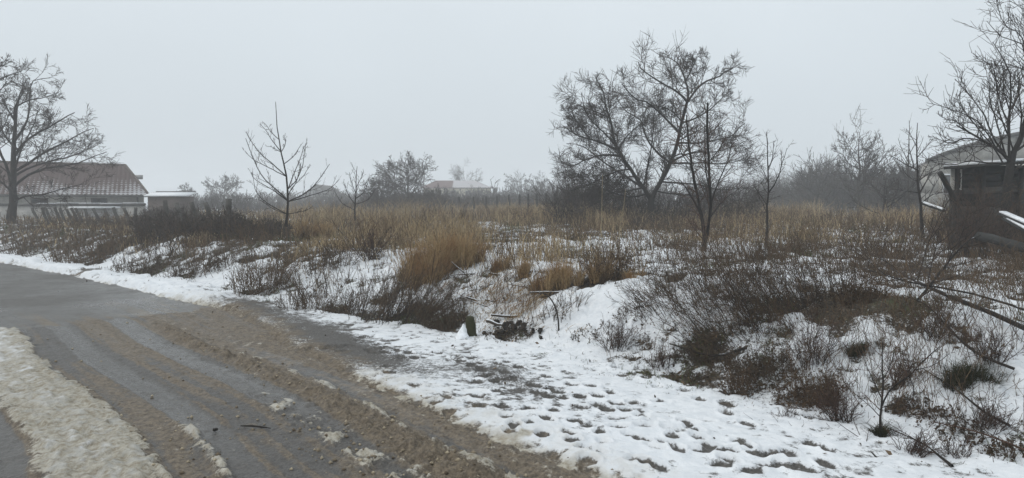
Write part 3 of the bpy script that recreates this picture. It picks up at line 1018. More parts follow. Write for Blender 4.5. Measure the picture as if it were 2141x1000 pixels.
def wild_tree(name, label, px, py, Y, hpx, wpx, rng, bark, twig, nlimb=7, specs=None, cat='tree', group=None, lean=0.0, fork=0.3, rtrunk=None):
    """a procedural bare tree of a given pixel height and width standing at depth Y"""
    b = at(px, py, Y)
    b[2] = float(H(b[0], b[1])[0]) - 0.05
    top = at(px, py - hpx, Y)[2]
    h = max(top - b[2], 0.6)
    w = wpx * Y / FPX
    rt = rtrunk or h * 0.022
    root = empty(name, b)
    tag(root, label, cat, group)
    z = np.linspace(0, 1, 8)
    trunk = np.stack([np.cumsum(rng.normal(0, .012, 8)) * h + lean * h * z, np.cumsum(rng.normal(0, .012, 8)) * h, z * h * 0.92], 1)
    P = [trunk]
    R = [rt * (1 - 0.92 * z)]
    for i in range(nlimb):
        t = fork + (0.82 - fork) * (i + rng.random() * 0.5) / nlimb
        f = t * 7
        j = int(f)
        st = trunk[j] + (trunk[min(j + 1, 7)] - trunk[j]) * (f - j)
        az = rng.random() * 6.28
        reach = w * 0.5 * (0.75 + 0.4 * rng.random()) * (1.0 - 0.55 * max(0, t - 0.35))
        rise = h * (1 - t) * (0.35 + 0.45 * rng.random())
        u = np.linspace(0, 1, 8)
        wob = np.cumsum(rng.normal(0, 0.02, (8, 3)), 0) * h * 0.5
        wob -= wob[0]
        L = np.stack([st[0] + math.cos(az) * reach * u ** 0.85, st[1] + math.sin(az) * reach * u ** 0.85, st[2] + rise * u ** 1.2], 1) + wob
        P.append(L)
        R.append(rt * (1 - 0.9 * t) * 0.62 * (1 - 0.85 * u) + 0.004)
    P, R = np.stack(P), np.stack(R)
    bt = Bag()
    bt.tubes(P, R, 6)
    bt.build('trunk', bark, root, True)
    bc = Bag()
    crown(bc, rng, P, R, specs)
    bc.build('crown', twig, root)
    return root


def T(*a):
    return list(a)


# the big central fruit tree
rg = np.random.default_rng(101)
main_br = [
    (T((1362, 482), (1362, 450), (1361, 425), (1362, 412)), 22, 16),
    (T((1360, 420), (1340, 388), (1318, 355), (1300, 328), (1288, 305), (1282, 285)), 11, 6.5),
    (T((1364, 420), (1380, 385), (1400, 348), (1413, 310), (1421, 280), (1430, 240), (1437, 214)), 12, 6.5),
    (T((1282, 285), (1276, 250), (1266, 220), (1262, 195), (1245, 160)), 7, 2),
    (T((1290, 310), (1265, 300), (1235, 290), (1210, 285), (1180, 265)), 6, 2),
    (T((1300, 330), (1262, 325), (1225, 335), (1195, 348), (1170, 338)), 6, 2),
    (T((1318, 355), (1280, 362), (1235, 385), (1190, 400)), 5, 2),
    (T((1292, 312), (1310, 285), (1335, 262), (1345, 250)), 4, 1.5),
    (T((1384, 344), (1362, 320), (1345, 290), (1335, 250), (1310, 235), (1290, 205)), 6, 2),
    (T((1415, 285), (1395, 260), (1375, 235), (1350, 215), (1325, 205), (1300, 175)), 6, 2),
    (T((1428, 250), (1412, 235), (1400, 228), (1375, 222)), 4, 1.5),
    (T((1437, 214), (1420, 195), (1385, 175), (1355, 155), (1342, 146), (1334, 130)), 6, 2),
    (T((1437, 214), (1438, 190), (1432, 165), (1424, 145), (1418, 132), (1395, 120)), 6, 2),
    (T((1432, 165), (1445, 145), (1453, 130), (1458, 115)), 4, 1.2),
    (T((1437, 216), (1455, 190), (1475, 172), (1505, 160), (1520, 148), (1538, 140)), 6, 2),
    (T((1425, 262), (1455, 250), (1490, 225), (1515, 200), (1530, 190)), 5, 1.5),
    (T((1416, 300), (1450, 300), (1490, 295), (1530, 285), (1545, 268), (1558, 258)), 5, 1.5),
    (T((1400, 348), (1430, 346), (1470, 344), (1520, 342), (1560, 330)), 5, 1.5),
    (T((1385, 375), (1420, 380), (1465, 385), (1510, 398), (1560, 392)), 5, 1.5),
    (T((1345, 395), (1320, 400), (1285, 402), (1240, 412)), 5, 1.5),
    (T((1276, 250), (1245, 235), (1220, 225), (1200, 215)), 4, 1.2),
    (T((1235, 290), (1210, 260), (1195, 235), (1180, 240)), 4, 1.2),
    (T((1310, 345), (1300, 380), (1255, 420), (1215, 440)), 4, 1.2),
    (T((1355, 390), (1362, 330), (1366, 280), (1368, 230)), 5, 1.5),
    (T((1340, 390), (1310, 370), (1270, 345), (1225, 310), (1205, 302), (1185, 300)), 6, 1.5),
    (T((1300, 330), (1275, 290), (1245, 262), (1225, 235), (1215, 195)), 5, 1.5),
    (T((1350, 405), (1315, 412), (1260, 395), (1215, 372), (1185, 365)), 5, 1.5),
    (T((1400, 350), (1440, 325), (1500, 318), (1540, 303), (1560, 295)), 5, 1.5),
    (T((1378, 395), (1420, 405), (1480, 412), (1540, 420)), 4, 1.5),
]
SP_MAIN = [dict(count=10, ratio=0.44, ang=44, t0=0.12, k=5, up=0.07, wig=0.15, rr=0.5, tip=0.0078),
           dict(count=7, ratio=0.60, ang=50, t0=0.12, k=4, up=0.05, wig=0.12, rr=0.7, tip=0.0066),
           dict(count=9, ratio=0.85, ang=46, t0=0.05, k=3, up=0.08, wig=0.07, rr=0.8, tip=0.0046)]
g_ = ground(1362, 478)
tree('bare_fruit_tree', 'largest bare tree, forked dark trunk and dense round crown in mid field', 1362, 482, g_[1], main_br, rg, SP_MAIN, MAT['bark'], MAT['twig'], trunk_n=1)

# many-stemmed young tree in front of it
rg = np.random.default_rng(102)
g_ = ground(1472, 532)
br = [(T((1472, 535), (1472, 505), (1470, 470), (1463, 435), (1455, 395)), 11, 6),
      (T((1474, 520), (1482, 470), (1486, 420), (1484, 370), (1482, 320), (1478, 265), (1479, 216)), 8, 4),
      (T((1456, 400), (1447, 350), (1440, 300), (1437, 255), (1436, 240)), 8, 3),
      (T((1465, 445), (1448, 415), (1432, 390), (1420, 375)), 5, 2),
      (T((1485, 420), (1500, 380), (1520, 340), (1530, 300)), 4, 1.5),
      (T((1484, 400), (1475, 360), (1474, 310), (1473, 260)), 4, 1.5),
      (T((1486, 345), (1500, 320), (1515, 290)), 3, 1),
      (T((1446, 345), (1425, 320), (1415, 290)), 3, 1),
      (T((1480, 455), (1510, 420), (1545, 395)), 3, 1)]
SP_Y = [dict(count=9, ratio=0.42, ang=45, t0=0.15, k=4, up=0.12, wig=0.14, rr=0.5, tip=0.004), dict(count=6, ratio=0.6, ang=40, k=3, up=0.08, wig=0.16, rr=0.7, tip=0.0034)]
tree('young_tree', 'slim brown tree with cut-off stems in front of the largest bare tree', 1472, 535, g_[1], br, rg, SP_Y, MAT['bark'], MAT['twig_red'], trunk_n=0)

# tall open sapling on the left
rg = np.random.default_rng(103)
br = [(T((598, 474), (601, 440), (604, 410), (601, 385), (595, 350), (588, 318), (582, 285), (578, 250), (576, 213)), 6, 1.3),
      (T((603, 415), (575, 390), (550, 370), (527, 325), (514, 290)), 3.2, 1.2), (T((597, 372), (575, 350), (545, 322), (525, 295), (516, 276)), 3.0, 1.2),
      (T((590, 378), (560, 355), (530, 335), (513, 317)), 2.4, 1.0), (T((584, 320), (565, 290), (555, 272), (545, 260)), 2.4, 1.0), (T((581, 292), (565, 275), (557, 262), (551, 256)), 2.0, 1.0),
      (T((586, 330), (570, 310), (557, 306)), 1.8, .9), (T((600, 395), (615, 360), (628, 330), (635, 305)), 2.8, 1.1), (T((599, 345), (615, 328), (624, 312), (630, 302)), 2.2, 1.0),
      (T((594, 325), (598, 300), (592, 283)), 2, 1), (T((602, 405), (620, 380), (632, 350), (639, 302)), 2.6, 1.0), (T((605, 425), (640, 405), (665, 380), (685, 350), (689, 343)), 3.2, 1.2),
      (T((605, 425), (650, 410), (690, 395), (708, 376)), 2.6, 1.0), (T((602, 420), (575, 400), (548, 385), (530, 372), (525, 360)), 2.8, 1.0), (T((603, 430), (580, 405), (568, 385)), 2.0, .9),
      (T((600, 445), (560, 425), (535, 400), (527, 360)), 2.6, .9), (T((604, 410), (612, 390), (632, 370), (650, 345)), 2.2, .9), (T((602, 400), (618, 380), (630, 340)), 2, .9),
      (T((600, 452), (640, 440), (655, 430)), 2, .8), (T((598, 455), (570, 440), (545, 420), (520, 415)), 2, .8)]
SP_S = [dict(count=6, ratio=0.26, ang=38, t0=0.2, k=4, up=0.20, wig=0.1, rr=0.6, tip=0.0042), dict(count=3, ratio=0.55, ang=36, t0=0.2, k=3, up=0.15, wig=0.1, rr=0.7, tip=0.0038)]
g_ = ground(598, 474)
tree('sapling', 'tall open sapling with upswept branches, standing alone in the left field', 598, 476, 17.0, br, rg, SP_S, MAT['bark'], MAT['twig'], trunk_n=1)

# small sapling
rg = np.random.default_rng(104)
br = [(T((742, 462), (742, 430), (744, 400), (745, 370), (747, 348)), 5, 1.2), (T((743, 425), (728, 405), (718, 380)), 2.4, 1), (T((744, 415), (762, 400), (772, 372)), 2.4, 1),
      (T((744, 400), (735, 380), (730, 360)), 2, 1), (T((745, 392), (755, 372), (760, 358)), 2, 1), (T((743, 432), (770, 418), (785, 395)), 2, .9), (T((742, 440), (715, 425), (700, 400)), 2, .9)]
tree('small_sapling', 'small sapling between the gabled house and the round-crowned tree', 742, 464, 24.0, br, rg, [dict(count=5, ratio=0.35, ang=35, k=4, up=0.18, wig=0.12, rr=0.6, tip=0.005),
     dict(count=3, ratio=0.5, ang=35, k=3, up=0.1, wig=0.12, rr=0.7, tip=0.005)], MAT['bark'], MAT['twig'], trunk_n=0)

# left tree by the house
rg = np.random.default_rng(105)
br = [(T((20, 490), (22, 460), (26, 420), (28, 380), (30, 330), (31, 280), (33, 230), (42, 195), (52, 168)), 22, 1.5),
      (T((28, 390), (15, 350), (2, 320), (-10, 270), (-15, 220)), 8, 2), (T((30, 330), (50, 300), (70, 285), (100, 268), (130, 250), (155, 236)), 7, 2), (T((29, 345), (60, 330), (90, 315), (130, 298), (165, 282), (195, 268)), 7, 1.5),
      (T((31, 300), (50, 270), (60, 240), (62, 200), (68, 170), (105, 163)), 6, 1.5), (T((31, 270), (30, 230), (45, 200), (48, 170)), 5, 1.5), (T((27, 400), (55, 375), (95, 355), (150, 345), (190, 330), (222, 318)), 7, 1.5),
      (T((28, 370), (60, 350), (110, 335), (160, 322), (210, 300)), 6, 1.5), (T((26, 420), (50, 408), (90, 405), (130, 395), (175, 385)), 5, 1.5), (T((31, 250), (15, 225), (5, 205), (-15, 190)), 4, 1.2),
      (T((26, 410), (10, 390), (-5, 375), (-25, 370)), 5, 1.5), (T((34, 225), (60, 210), (90, 205), (120, 195)), 4, 1.2), (T((30, 310), (8, 285), (-8, 250), (-25, 225)), 5, 1.5), (T((29, 350), (45, 310), (70, 262), (80, 230)), 5, 1.5)]
SP_L = [dict(count=12, ratio=0.34, ang=44, t0=0.15, k=5, up=0.0, wig=0.14, rr=0.55, tip=0.010), dict(count=6, ratio=0.58, ang=42, k=4, up=0.05, wig=0.16, rr=0.7, tip=0.0085),
        dict(count=6, ratio=0.75, ang=42, k=3, up=0.05, wig=0.08, rr=0.8, tip=0.0065)]
tree('bare_tree', 'big bare tree with long spreading boughs in front of the red-roofed house', 20, 490, 30.0, br, rg, SP_L, MAT['bark'], MAT['twig'], trunk_n=1)
br = [(T((-60, 495), (-58, 420), (-55, 330), (-50, 250), (-45, 190), (-40, 140)), 22, 4), (T((-50, 240), (-30, 200), (0, 165), (45, 150)), 5, 1.5), (T((-52, 260), (-25, 220), (0, 190), (15, 170)), 5, 1.5),
      (T((-45, 190), (-20, 150), (5, 138), (25, 128)), 4, 1.5), (T((-55, 330), (-20, 300), (5, 270), (20, 240)), 5, 1.5), (T((-48, 210), (-70, 150), (-90, 110)), 5, 1.5), (T((-52, 300), (-90, 260), (-120, 220)), 5, 1.5)]
tree('bare_tree', 'bare tree mostly outside the left edge, only its right-hand boughs showing', -60, 495, 28.0, br, rg, SP_L, MAT['bark'], MAT['twig'], trunk_n=1)

# right edge tree at the shed
rg = np.random.default_rng(106)
br = [(T((2106, 545), (2104, 460), (2106, 400), (2112, 350), (2120, 318)), 26, 18), (T((2118, 325), (2135, 290), (2150, 230), (2165, 160), (2175, 80)), 13, 5), (T((2110, 350), (2090, 325), (2060, 300), (2030, 280), (2000, 262)), 9, 3),
      (T((2114, 335), (2110, 290), (2112, 230), (2115, 180), (2110, 145), (2090, 110), (2076, 88)), 7, 1.5), (T((2150, 230), (2141, 100), (2110, 85), (2085, 70), (2064, 44)), 5, 1.3), (T((2160, 180), (2135, 78), (2110, 62), (2095, 42), (2084, 0)), 4, 1.2),
      (T((2100, 335), (2075, 290), (2055, 240), (2030, 205), (1996, 166)), 5, 1.2), (T((2085, 320), (2050, 262), (2015, 240), (1975, 224), (1938, 214)), 4, 1), (T((2030, 280), (2000, 255), (1980, 250), (1964, 242)), 3.5, 1),
      (T((2060, 300), (2020, 290), (1985, 300), (1950, 285)), 4, 1), (T((2100, 340), (2085, 270), (2070, 210), (2068, 165), (2042, 160)), 4.5, 1.2), (T((2116, 250), (2095, 215), (2078, 150), (2072, 128)), 4, 1.2),
      (T((2114, 240), (2100, 195), (2098, 150), (2090, 128)), 3.5, 1), (T((2112, 300), (2090, 240), (2085, 190), (2080, 150)), 4, 1), (T((2130, 300), (2135, 240), (2130, 190), (2128, 140)), 5, 1.4), (T((2120, 318), (2105, 260), (2125, 200), (2133, 160)), 4, 1.2),
      (T((2108, 345), (2070, 345), (2030, 338), (1990, 345), (1950, 340)), 5, 1.2), (T((2112, 360), (2130, 350), (2170, 340)), 8, 3), (T((2106, 350), (2080, 310), (2040, 262), (2010, 222), (2005, 200)), 4, 1),
      (T((2145, 255), (2125, 225), (2110, 210), (2060, 130)), 3, 1), (T((2165, 160), (2141, 20), (2118, 10), (2110, 0)), 3, 1), (T((2160, 190), (2138, 62), (2128, 45)), 3, 1), (T((2118, 325), (2150, 300), (2190, 260)), 7, 2)]
SP_R = [dict(count=11, ratio=0.42, ang=40, t0=0.2, k=5, up=0.10, wig=0.13, rr=0.6, tip=0.0055), dict(count=5, ratio=0.6, ang=42, k=4, up=0.08, wig=0.15, rr=0.7, tip=0.0045)]
tree('bare_tree', 'dark many-branched tree at the right edge, in front of the plank shed', 2106, 540, 12.0, br, rg, SP_R, MAT['bark'], MAT['twig'], trunk_n=1, spread=0.35)

# slim saplings on the right half
rg = np.random.default_rng(107)
br = [(T((1604, 535), (1603, 490), (1604, 440), (1606, 400), (1605, 340), (1603, 276)), 7, 1.5), (T((1608, 400), (1625, 375), (1636, 340), (1646, 310)), 3.5, 1.0), (T((1606, 350), (1615, 330), (1618, 295)), 2.4, 1),
      (T((1606, 370), (1590, 345), (1580, 330)), 2, .9), (T((1605, 420), (1585, 400), (1575, 385)), 2, .9), (T((1632, 350), (1634, 330), (1634, 318)), 1.8, .8)]
tree('slim_sapling', 'slim upright sapling with one forked side branch, right of the largest tree', 1604, 535, 14.0, br, rg, [dict(count=6, ratio=0.30, ang=38, k=4, up=0.12, wig=0.12, rr=0.6, tip=0.003), dict(count=4, ratio=0.55, ang=38, k=3, up=0.1, wig=0.12, rr=0.7, tip=0.0026)], MAT['bark'], MAT['twig'], trunk_n=0)
br = [(T((1928, 500), (1926, 450), (1921, 400), (1917, 350), (1916, 300), (1918, 258)), 9, 1.5), (T((1918, 365), (1890, 345), (1870, 330), (1850, 325)), 3, 1), (T((1919, 380), (1945, 362), (1975, 350)), 3, 1), (T((1917, 345), (1905, 320), (1898, 300)), 2.5, 1),
      (T((1917, 330), (1935, 310), (1950, 290)), 2.5, 1), (T((1922, 405), (1895, 400), (1865, 395)), 2.5, 1), (T((1923, 420), (1950, 405), (1985, 400)), 2.5, 1), (T((1916, 310), (1905, 285), (1895, 270)), 2, .9), (T((1920, 390), (1900, 372), (1885, 350)), 2, .9)]
tree('slim_sapling', 'dark slim sapling with level side twigs just left of the shed', 1928, 500, 16.0, br, rg, [dict(count=5, ratio=0.35, ang=42, k=4, up=0.06, wig=0.12, rr=0.6, tip=0.0034), dict(count=3, ratio=0.5, ang=40, k=3, up=.05, rr=.7, tip=.003)], MAT['bark'], MAT['twig'], trunk_n=0)
br = [(T((1900, 430), (1899, 380), (1900, 320), (1901, 252)), 5, 1.2), (T((1900, 340), (1885, 310), (1878, 290)), 2, .9), (T((1900, 330), (1915, 300), (1922, 275)), 2, .9), (T((1900, 370), (1880, 350), (1868, 330)), 2, .9)]
tree('slim_sapling', 'thin grey sapling behind the dark one left of the shed', 1900, 430, 28.0, br, rg, [dict(count=5, ratio=0.3, ang=35, k=4, up=0.15, wig=0.1, rr=0.6, tip=0.005)], MAT['bark_far'], MAT['twig'], trunk_n=0)

SP_FAR = [dict(count=9, ratio=0.45, ang=40, t0=0.12, k=4, up=0.06, wig=0.14, rr=0.6, tip=0.018), dict(count=7, ratio=0.55, ang=42, k=3, up=0.06, wig=0.16, rr=0.7, tip=0.016), dict(count=4, ratio=0.5, ang=40, k=3, up=.05, rr=.8, tip=.010)]
SP_MID = [dict(count=9, ratio=0.45, ang=38, t0=0.12, k=4, up=0.12, wig=0.12, rr=0.55, tip=0.010), dict(count=7, ratio=0.6, ang=36, k=3, up=0.10, wig=0.14, rr=0.7, tip=0.009), dict(count=3, ratio=0.6, ang=36, k=3, up=0.10, wig=0.14, rr=0.8, tip=0.008)]
R_ = np.random.default_rng
SP_RND = [dict(count=10, ratio=0.42, ang=46, t0=0.12, k=4, up=0.05, wig=0.14, rr=0.6, tip=0.014), dict(count=7, ratio=0.58, ang=46, k=3, up=0.05, wig=0.16, rr=0.7, tip=0.013), dict(count=3, ratio=0.6, ang=44, k=2, up=.05, rr=.8, tip=.012)]
wild_tree('round_tree', 'round-crowned bare tree rising over the hedge left of the far red roof', 852, 440, 60, 118, 135, R_(1), MAT['bark_far'], MAT['twig'], 18, SP_RND, fork=0.14)
wild_tree('round_tree', 'smaller rounded bush left against the round-crowned tree', 800, 440, 56, 75, 80, R_(2), MAT['bark_far'], MAT['twig'], 13, SP_RND, fork=0.15)
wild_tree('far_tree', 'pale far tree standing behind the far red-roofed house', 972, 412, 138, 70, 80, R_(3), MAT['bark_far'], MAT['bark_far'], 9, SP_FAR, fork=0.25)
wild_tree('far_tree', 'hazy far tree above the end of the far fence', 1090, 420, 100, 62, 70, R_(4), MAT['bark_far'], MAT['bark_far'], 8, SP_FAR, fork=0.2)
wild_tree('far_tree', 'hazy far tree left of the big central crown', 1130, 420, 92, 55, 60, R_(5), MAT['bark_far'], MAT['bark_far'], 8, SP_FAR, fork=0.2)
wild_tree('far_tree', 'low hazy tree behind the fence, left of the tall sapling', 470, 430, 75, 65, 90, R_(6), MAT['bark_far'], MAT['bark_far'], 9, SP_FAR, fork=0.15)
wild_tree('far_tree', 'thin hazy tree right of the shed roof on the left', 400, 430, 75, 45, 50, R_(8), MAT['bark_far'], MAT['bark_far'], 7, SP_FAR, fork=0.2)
wild_tree('field_tree', 'upright vase-shaped tree in the right background, left of the slim saplings', 1795, 425, 40, 165, 120, R_(9), MAT['bark_far'], MAT['twig'], 9, SP_MID, fork=0.22)
wild_tree('field_bush', 'short round bush-tree with a leaning trunk in the right mid field', 1850, 440, 27, 85, 130, R_(10), MAT['bark'], MAT['twig'], 10, [dict(count=7, ratio=0.45, ang=45, k=4, up=0.05, wig=.15, rr=.6, tip=.007), dict(count=6, ratio=.5, ang=42, k=3, up=.05, rr=.7, tip=.006)], fork=0.12)
for i, (px, hp) in enumerate([(1714, 98), (1727, 104), (1740, 112), (1754, 110), (1765, 100)]):
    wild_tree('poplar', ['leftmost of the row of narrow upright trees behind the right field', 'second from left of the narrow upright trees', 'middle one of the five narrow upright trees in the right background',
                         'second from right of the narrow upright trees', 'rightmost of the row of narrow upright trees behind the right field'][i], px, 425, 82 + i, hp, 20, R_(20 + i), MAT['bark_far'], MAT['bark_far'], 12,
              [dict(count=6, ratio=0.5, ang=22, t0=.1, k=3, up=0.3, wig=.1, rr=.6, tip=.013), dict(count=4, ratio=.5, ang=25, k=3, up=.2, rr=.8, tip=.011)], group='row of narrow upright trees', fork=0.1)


# ------------------------------------------------------------------ thickets: masses of twigs nobody could count
def thicket(name, label, cells, rng, mat, stems, tip=0.010, side=5, sub=3, spread=0.35):
    """cells: (px0, px1, depth, depth spread, top y px at px0, at px1)"""
    b = Bag()
    for px0, px1, Y, dY, t0, t1, share in cells:
        n = int(stems * share)
        u = rng.random(n)
        px = px0 + (px1 - px0) * u
        dep = Y + rng.normal(0, dY, n)
        ax, _ = ray(px, np.full(n, 430.0))
        x = ax * dep
        z = H(x, dep)
        top = t0 + (t1 - t0) * u
        az = ray(px, top)[1]
        h = np.maximum(CAMH + az * Y - z, 0.4) * (0.55 + 0.5 * rng.random(n) ** 0.8) * (0.85 + 0.3 * vnoise(px / 25.0, np.zeros(n), 91))
        k = 5
        d = np.stack([rng.normal(0, spread, n), rng.normal(0, spread, n), np.ones(n)], 1)
        p = np.stack([x, dep, z - 0.05], 1)
        pts = [p]
        for _ in range(k - 1):
            d = d + rng.normal(0, 0.13, (n, 3))
            d /= np.linalg.norm(d, axis=1, keepdims=True)
            pts.append(pts[-1] + d * (h / (k - 1))[:, None])
        P = np.stack(pts, 1)
        R = np.linspace(tip * 2.2, tip * 0.8, k)[None, :] * np.ones((n, 1))
        b.tubes(P, R, 3)
        q, qr = grow(rng, P, R, side, 0.45, ang=38, t0=0.15, k=3, up=0.1, wig=0.15, rr=0.7, tip=tip)
        b.tubes(q, qr, 1)
        if sub:
            q2, qr2 = grow(rng, q, qr, sub, 0.6, ang=40, t0=0.2, k=2, up=0.05, wig=0.1, rr=0.9, tip=tip * 0.85)
            b.tubes(q2, qr2, 1)
    o = b.build(name, mat)
    tag(o, label, 'thicket', kind='stuff')
    return o


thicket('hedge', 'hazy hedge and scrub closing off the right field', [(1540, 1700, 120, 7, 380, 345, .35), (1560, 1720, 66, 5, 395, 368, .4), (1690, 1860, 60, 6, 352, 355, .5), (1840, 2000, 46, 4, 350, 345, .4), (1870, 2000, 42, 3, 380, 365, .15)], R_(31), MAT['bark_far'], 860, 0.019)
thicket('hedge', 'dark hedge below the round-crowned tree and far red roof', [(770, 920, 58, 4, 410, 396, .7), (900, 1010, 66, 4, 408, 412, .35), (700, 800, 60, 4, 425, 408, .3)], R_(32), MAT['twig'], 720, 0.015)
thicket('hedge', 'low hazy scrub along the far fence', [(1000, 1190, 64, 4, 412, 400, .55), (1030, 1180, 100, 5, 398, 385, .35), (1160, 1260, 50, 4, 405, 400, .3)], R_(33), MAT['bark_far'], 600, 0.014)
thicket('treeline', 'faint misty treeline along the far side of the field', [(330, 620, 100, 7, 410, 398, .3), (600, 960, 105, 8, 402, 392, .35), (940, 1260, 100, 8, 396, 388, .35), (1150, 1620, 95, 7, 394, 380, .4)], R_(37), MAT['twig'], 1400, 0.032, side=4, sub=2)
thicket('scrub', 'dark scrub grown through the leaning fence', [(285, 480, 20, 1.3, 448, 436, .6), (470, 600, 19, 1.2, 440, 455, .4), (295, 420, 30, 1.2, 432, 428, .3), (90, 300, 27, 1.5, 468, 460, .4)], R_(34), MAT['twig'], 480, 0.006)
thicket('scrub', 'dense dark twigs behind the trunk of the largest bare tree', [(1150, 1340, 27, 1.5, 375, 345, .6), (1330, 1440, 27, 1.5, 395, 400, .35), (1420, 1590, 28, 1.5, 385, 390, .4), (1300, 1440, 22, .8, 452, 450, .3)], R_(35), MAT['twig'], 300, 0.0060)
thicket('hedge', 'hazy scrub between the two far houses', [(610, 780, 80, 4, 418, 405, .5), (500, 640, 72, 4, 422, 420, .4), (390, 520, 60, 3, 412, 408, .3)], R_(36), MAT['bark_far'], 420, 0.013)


# ------------------------------------------------------------------ buildings
def box_part(name, c, size, mat, parent, rot=None):
    b = Bag()
    b.box((0, 0, 0), size, rot)
    o = b.build(name, mat, parent)
    o.location = Vector(c) - Vector(parent.location) if parent is not None else Vector(c)
    return o


def poly_part(name, V, F, mat, parent):
    V = np.asarray(V, float) - np.array(parent.location)
    by = {}
    for f in F:
        by.setdefault(len(f), []).append(f)
    return link(name, mesh_np(name, V, [np.array(v) for v in by.values()], mat), parent)


def tiled_slope(name, A, B, C, D, mat, parent, course, wave, lie, res_u=None, seed=0, depth=0.03):
    """roof plane A-B along the eave, D-C along the ridge; stepped, wavy courses; lie(u, v) is how much snow rests there"""
    A, B, C, D = [np.array(p, float) for p in (A, B, C, D)]
    L = np.linalg.norm(B - A)
    S = np.linalg.norm((D + C) / 2 - (A + B) / 2)
    nu = int(L / wave * 6) + 2
    ncs = max(int(S / course), 2)
    vv = np.sort(np.concatenate([np.arange(ncs) / ncs, (np.arange(ncs) + 0.97) / ncs]))
    u, v = np.meshgrid(np.linspace(0, 1, nu), vv)
    P = (A + (B - A) * u[..., None]) * (1 - v[..., None]) + (D + (C - D) * u[..., None]) * v[..., None]
    nrm = np.cross(B - A, (D + C) / 2 - (A + B) / 2)
    nrm /= np.linalg.norm(nrm)
    if nrm[2] < 0:
        nrm = -nrm
    fr = (v * ncs) % 1.0
    along = P @ ((B - A) / L)
    w = np.sin(along / wave * 2 * math.pi)
    P = P + nrm * ((0.5 + 0.5 * w) * depth + depth * (1 - fr))[..., None]
    i = np.arange(u.size).reshape(u.shape)
    q = np.stack([i[:-1, :-1], i[:-1, 1:], i[1:, 1:], i[1:, :-1]], -1).reshape(-1, 4)
    me = mesh_np(name, P.reshape(-1, 3) - np.array(parent.location), [q], mat)
    a = me.attributes.new('snowlie', 'FLOAT', 'POINT')
    sn = lie(u, v) + 0.15 * (-w) + 0.42 * fr - .16
    a.data.foreach_set('value', sn.ravel().astype(np.float32))
    return link(name, me, parent)


def window(parent, c, w, h, frame_mat, normal_y=-1):
    wn_ = box_part('window', c, (w, 0.05, h), frame_mat, parent)
    g = Bag()
    g.box((0, -0.03, 0), (w - 0.14, 0.02, h - 0.14))
    g.build('pane', MAT['glass'], wn_)
    return wn_


# red-roofed house behind the leaning fence: built square at the origin (x = 0 is its right-hand corner), then turned
TH = math.radians(28)
hc = at(311, 409, 47.0)
ze = hc[2]
rd_ = np.array([hc[0] - 1.5 * math.cos(TH) - 4.0 * math.sin(TH), hc[1] - 1.5 * math.sin(TH) + 4.0 * math.cos(TH)])
zr = at(265, 347, rd_[1])[2]
zg = 0.6
xl, Yd = -19.0, 8.0
h1 = empty('house', (0, 0, 0))
tag(h1, 'long low house with brown-red tiled roof, patchy snow on its tiles', 'house')
poly_part('wall', [(xl + .4, .5, zg - .4), (-.4, .5, zg - .4), (-.4, Yd - .5, zg - .4), (xl + .4, Yd - .5, zg - .4), (xl + .4, .5, ze + .05), (-.4, .5, ze + .05), (-.4, Yd - .5, ze + .05), (xl + .4, Yd - .5, ze + .05)],
          [(0, 1, 5, 4), (1, 2, 6, 5), (2, 3, 7, 6), (3, 0, 4, 7)], MAT['plaster'], h1)


def lie_main(u, v):
    w = np.where(u > .5, 1.0, .6)
    return 0.66 - 0.85 * v + 0.22 * np.exp(-((u - 0.93) / 0.10) ** 2) + 0.16 * np.exp(-((u - 0.70) / 0.07) ** 2) - 0.35 * np.exp(-((u - 0.80) / 0.05) ** 2) * smooth(v, .2, .5) - .2 * (1 - smooth(u, .35, .5))


ra, rb = (-1.5, 4.0, zr), (xl + 1.5, 4.0, zr)
tiled_slope('tile_slope', (xl, 0, ze), (0, 0, ze), ra, rb, MAT['roof_red'], h1, 0.26, 0.27, lie_main, depth=.045)
tiled_slope('tile_slope', (0, 0, ze), (0, Yd, ze), (-1.5, 4.01, zr), ra, MAT['roof_red'], h1, 0.26, 0.27, lambda u, v: 0.1 + 0 * u)
tiled_slope('tile_slope', (xl, Yd, ze), (xl, 0, ze), rb, (xl + 1.5, 4.01, zr), MAT['roof_red'], h1, 0.26, 0.27, lambda u, v: 0.1 + 0 * u)
tiled_slope('tile_slope', (0, Yd, ze), (xl, Yd, ze), rb, ra, MAT['roof_red'], h1, 0.26, 0.27, lambda u, v: 0.3 + 0 * u)
for e0, e1, r_ in ((rb, ra, .10), (ra, (0, 0, ze), .09), (ra, (0, Yd, ze), .09)):
    bg = Bag()
    e0, e1 = np.array(e0), np.array(e1)
    bg.tubes(np.array([[e0 + (0, 0, .05), (e0 + e1) / 2 + (0, 0, .06), e1 + (0, 0, .05)]]), np.full((1, 3), r_), 6)
    bg.build('ridge_cap', MAT['brick'], h1)
box_part('gutter', (xl / 2, -0.06, ze - 0.06), (-xl, 0.12, 0.11), MAT['concrete_dark'], h1)
for x_ in (-.7, -5.0, -7.6, -12):
    box_part('downpipe', (x_, 0.42, (ze + zg) / 2 - .1), (0.10, 0.10, ze - zg), MAT['concrete_dark'], h1)
for x_ in (-3.0, -6.4, -10, -14):
    window(h1, (x_, 0.47, ze - .62), 0.95, 0.85, MAT['brick'])
box_part('roof_vent', (-.62, 2.6, (ze + zr) / 2 + .25), (0.5, 0.4, 0.3), MAT['plaster_grey'], h1)
h1.location = (hc[0], hc[1], 0)
h1.rotation_euler = (0, 0, TH)

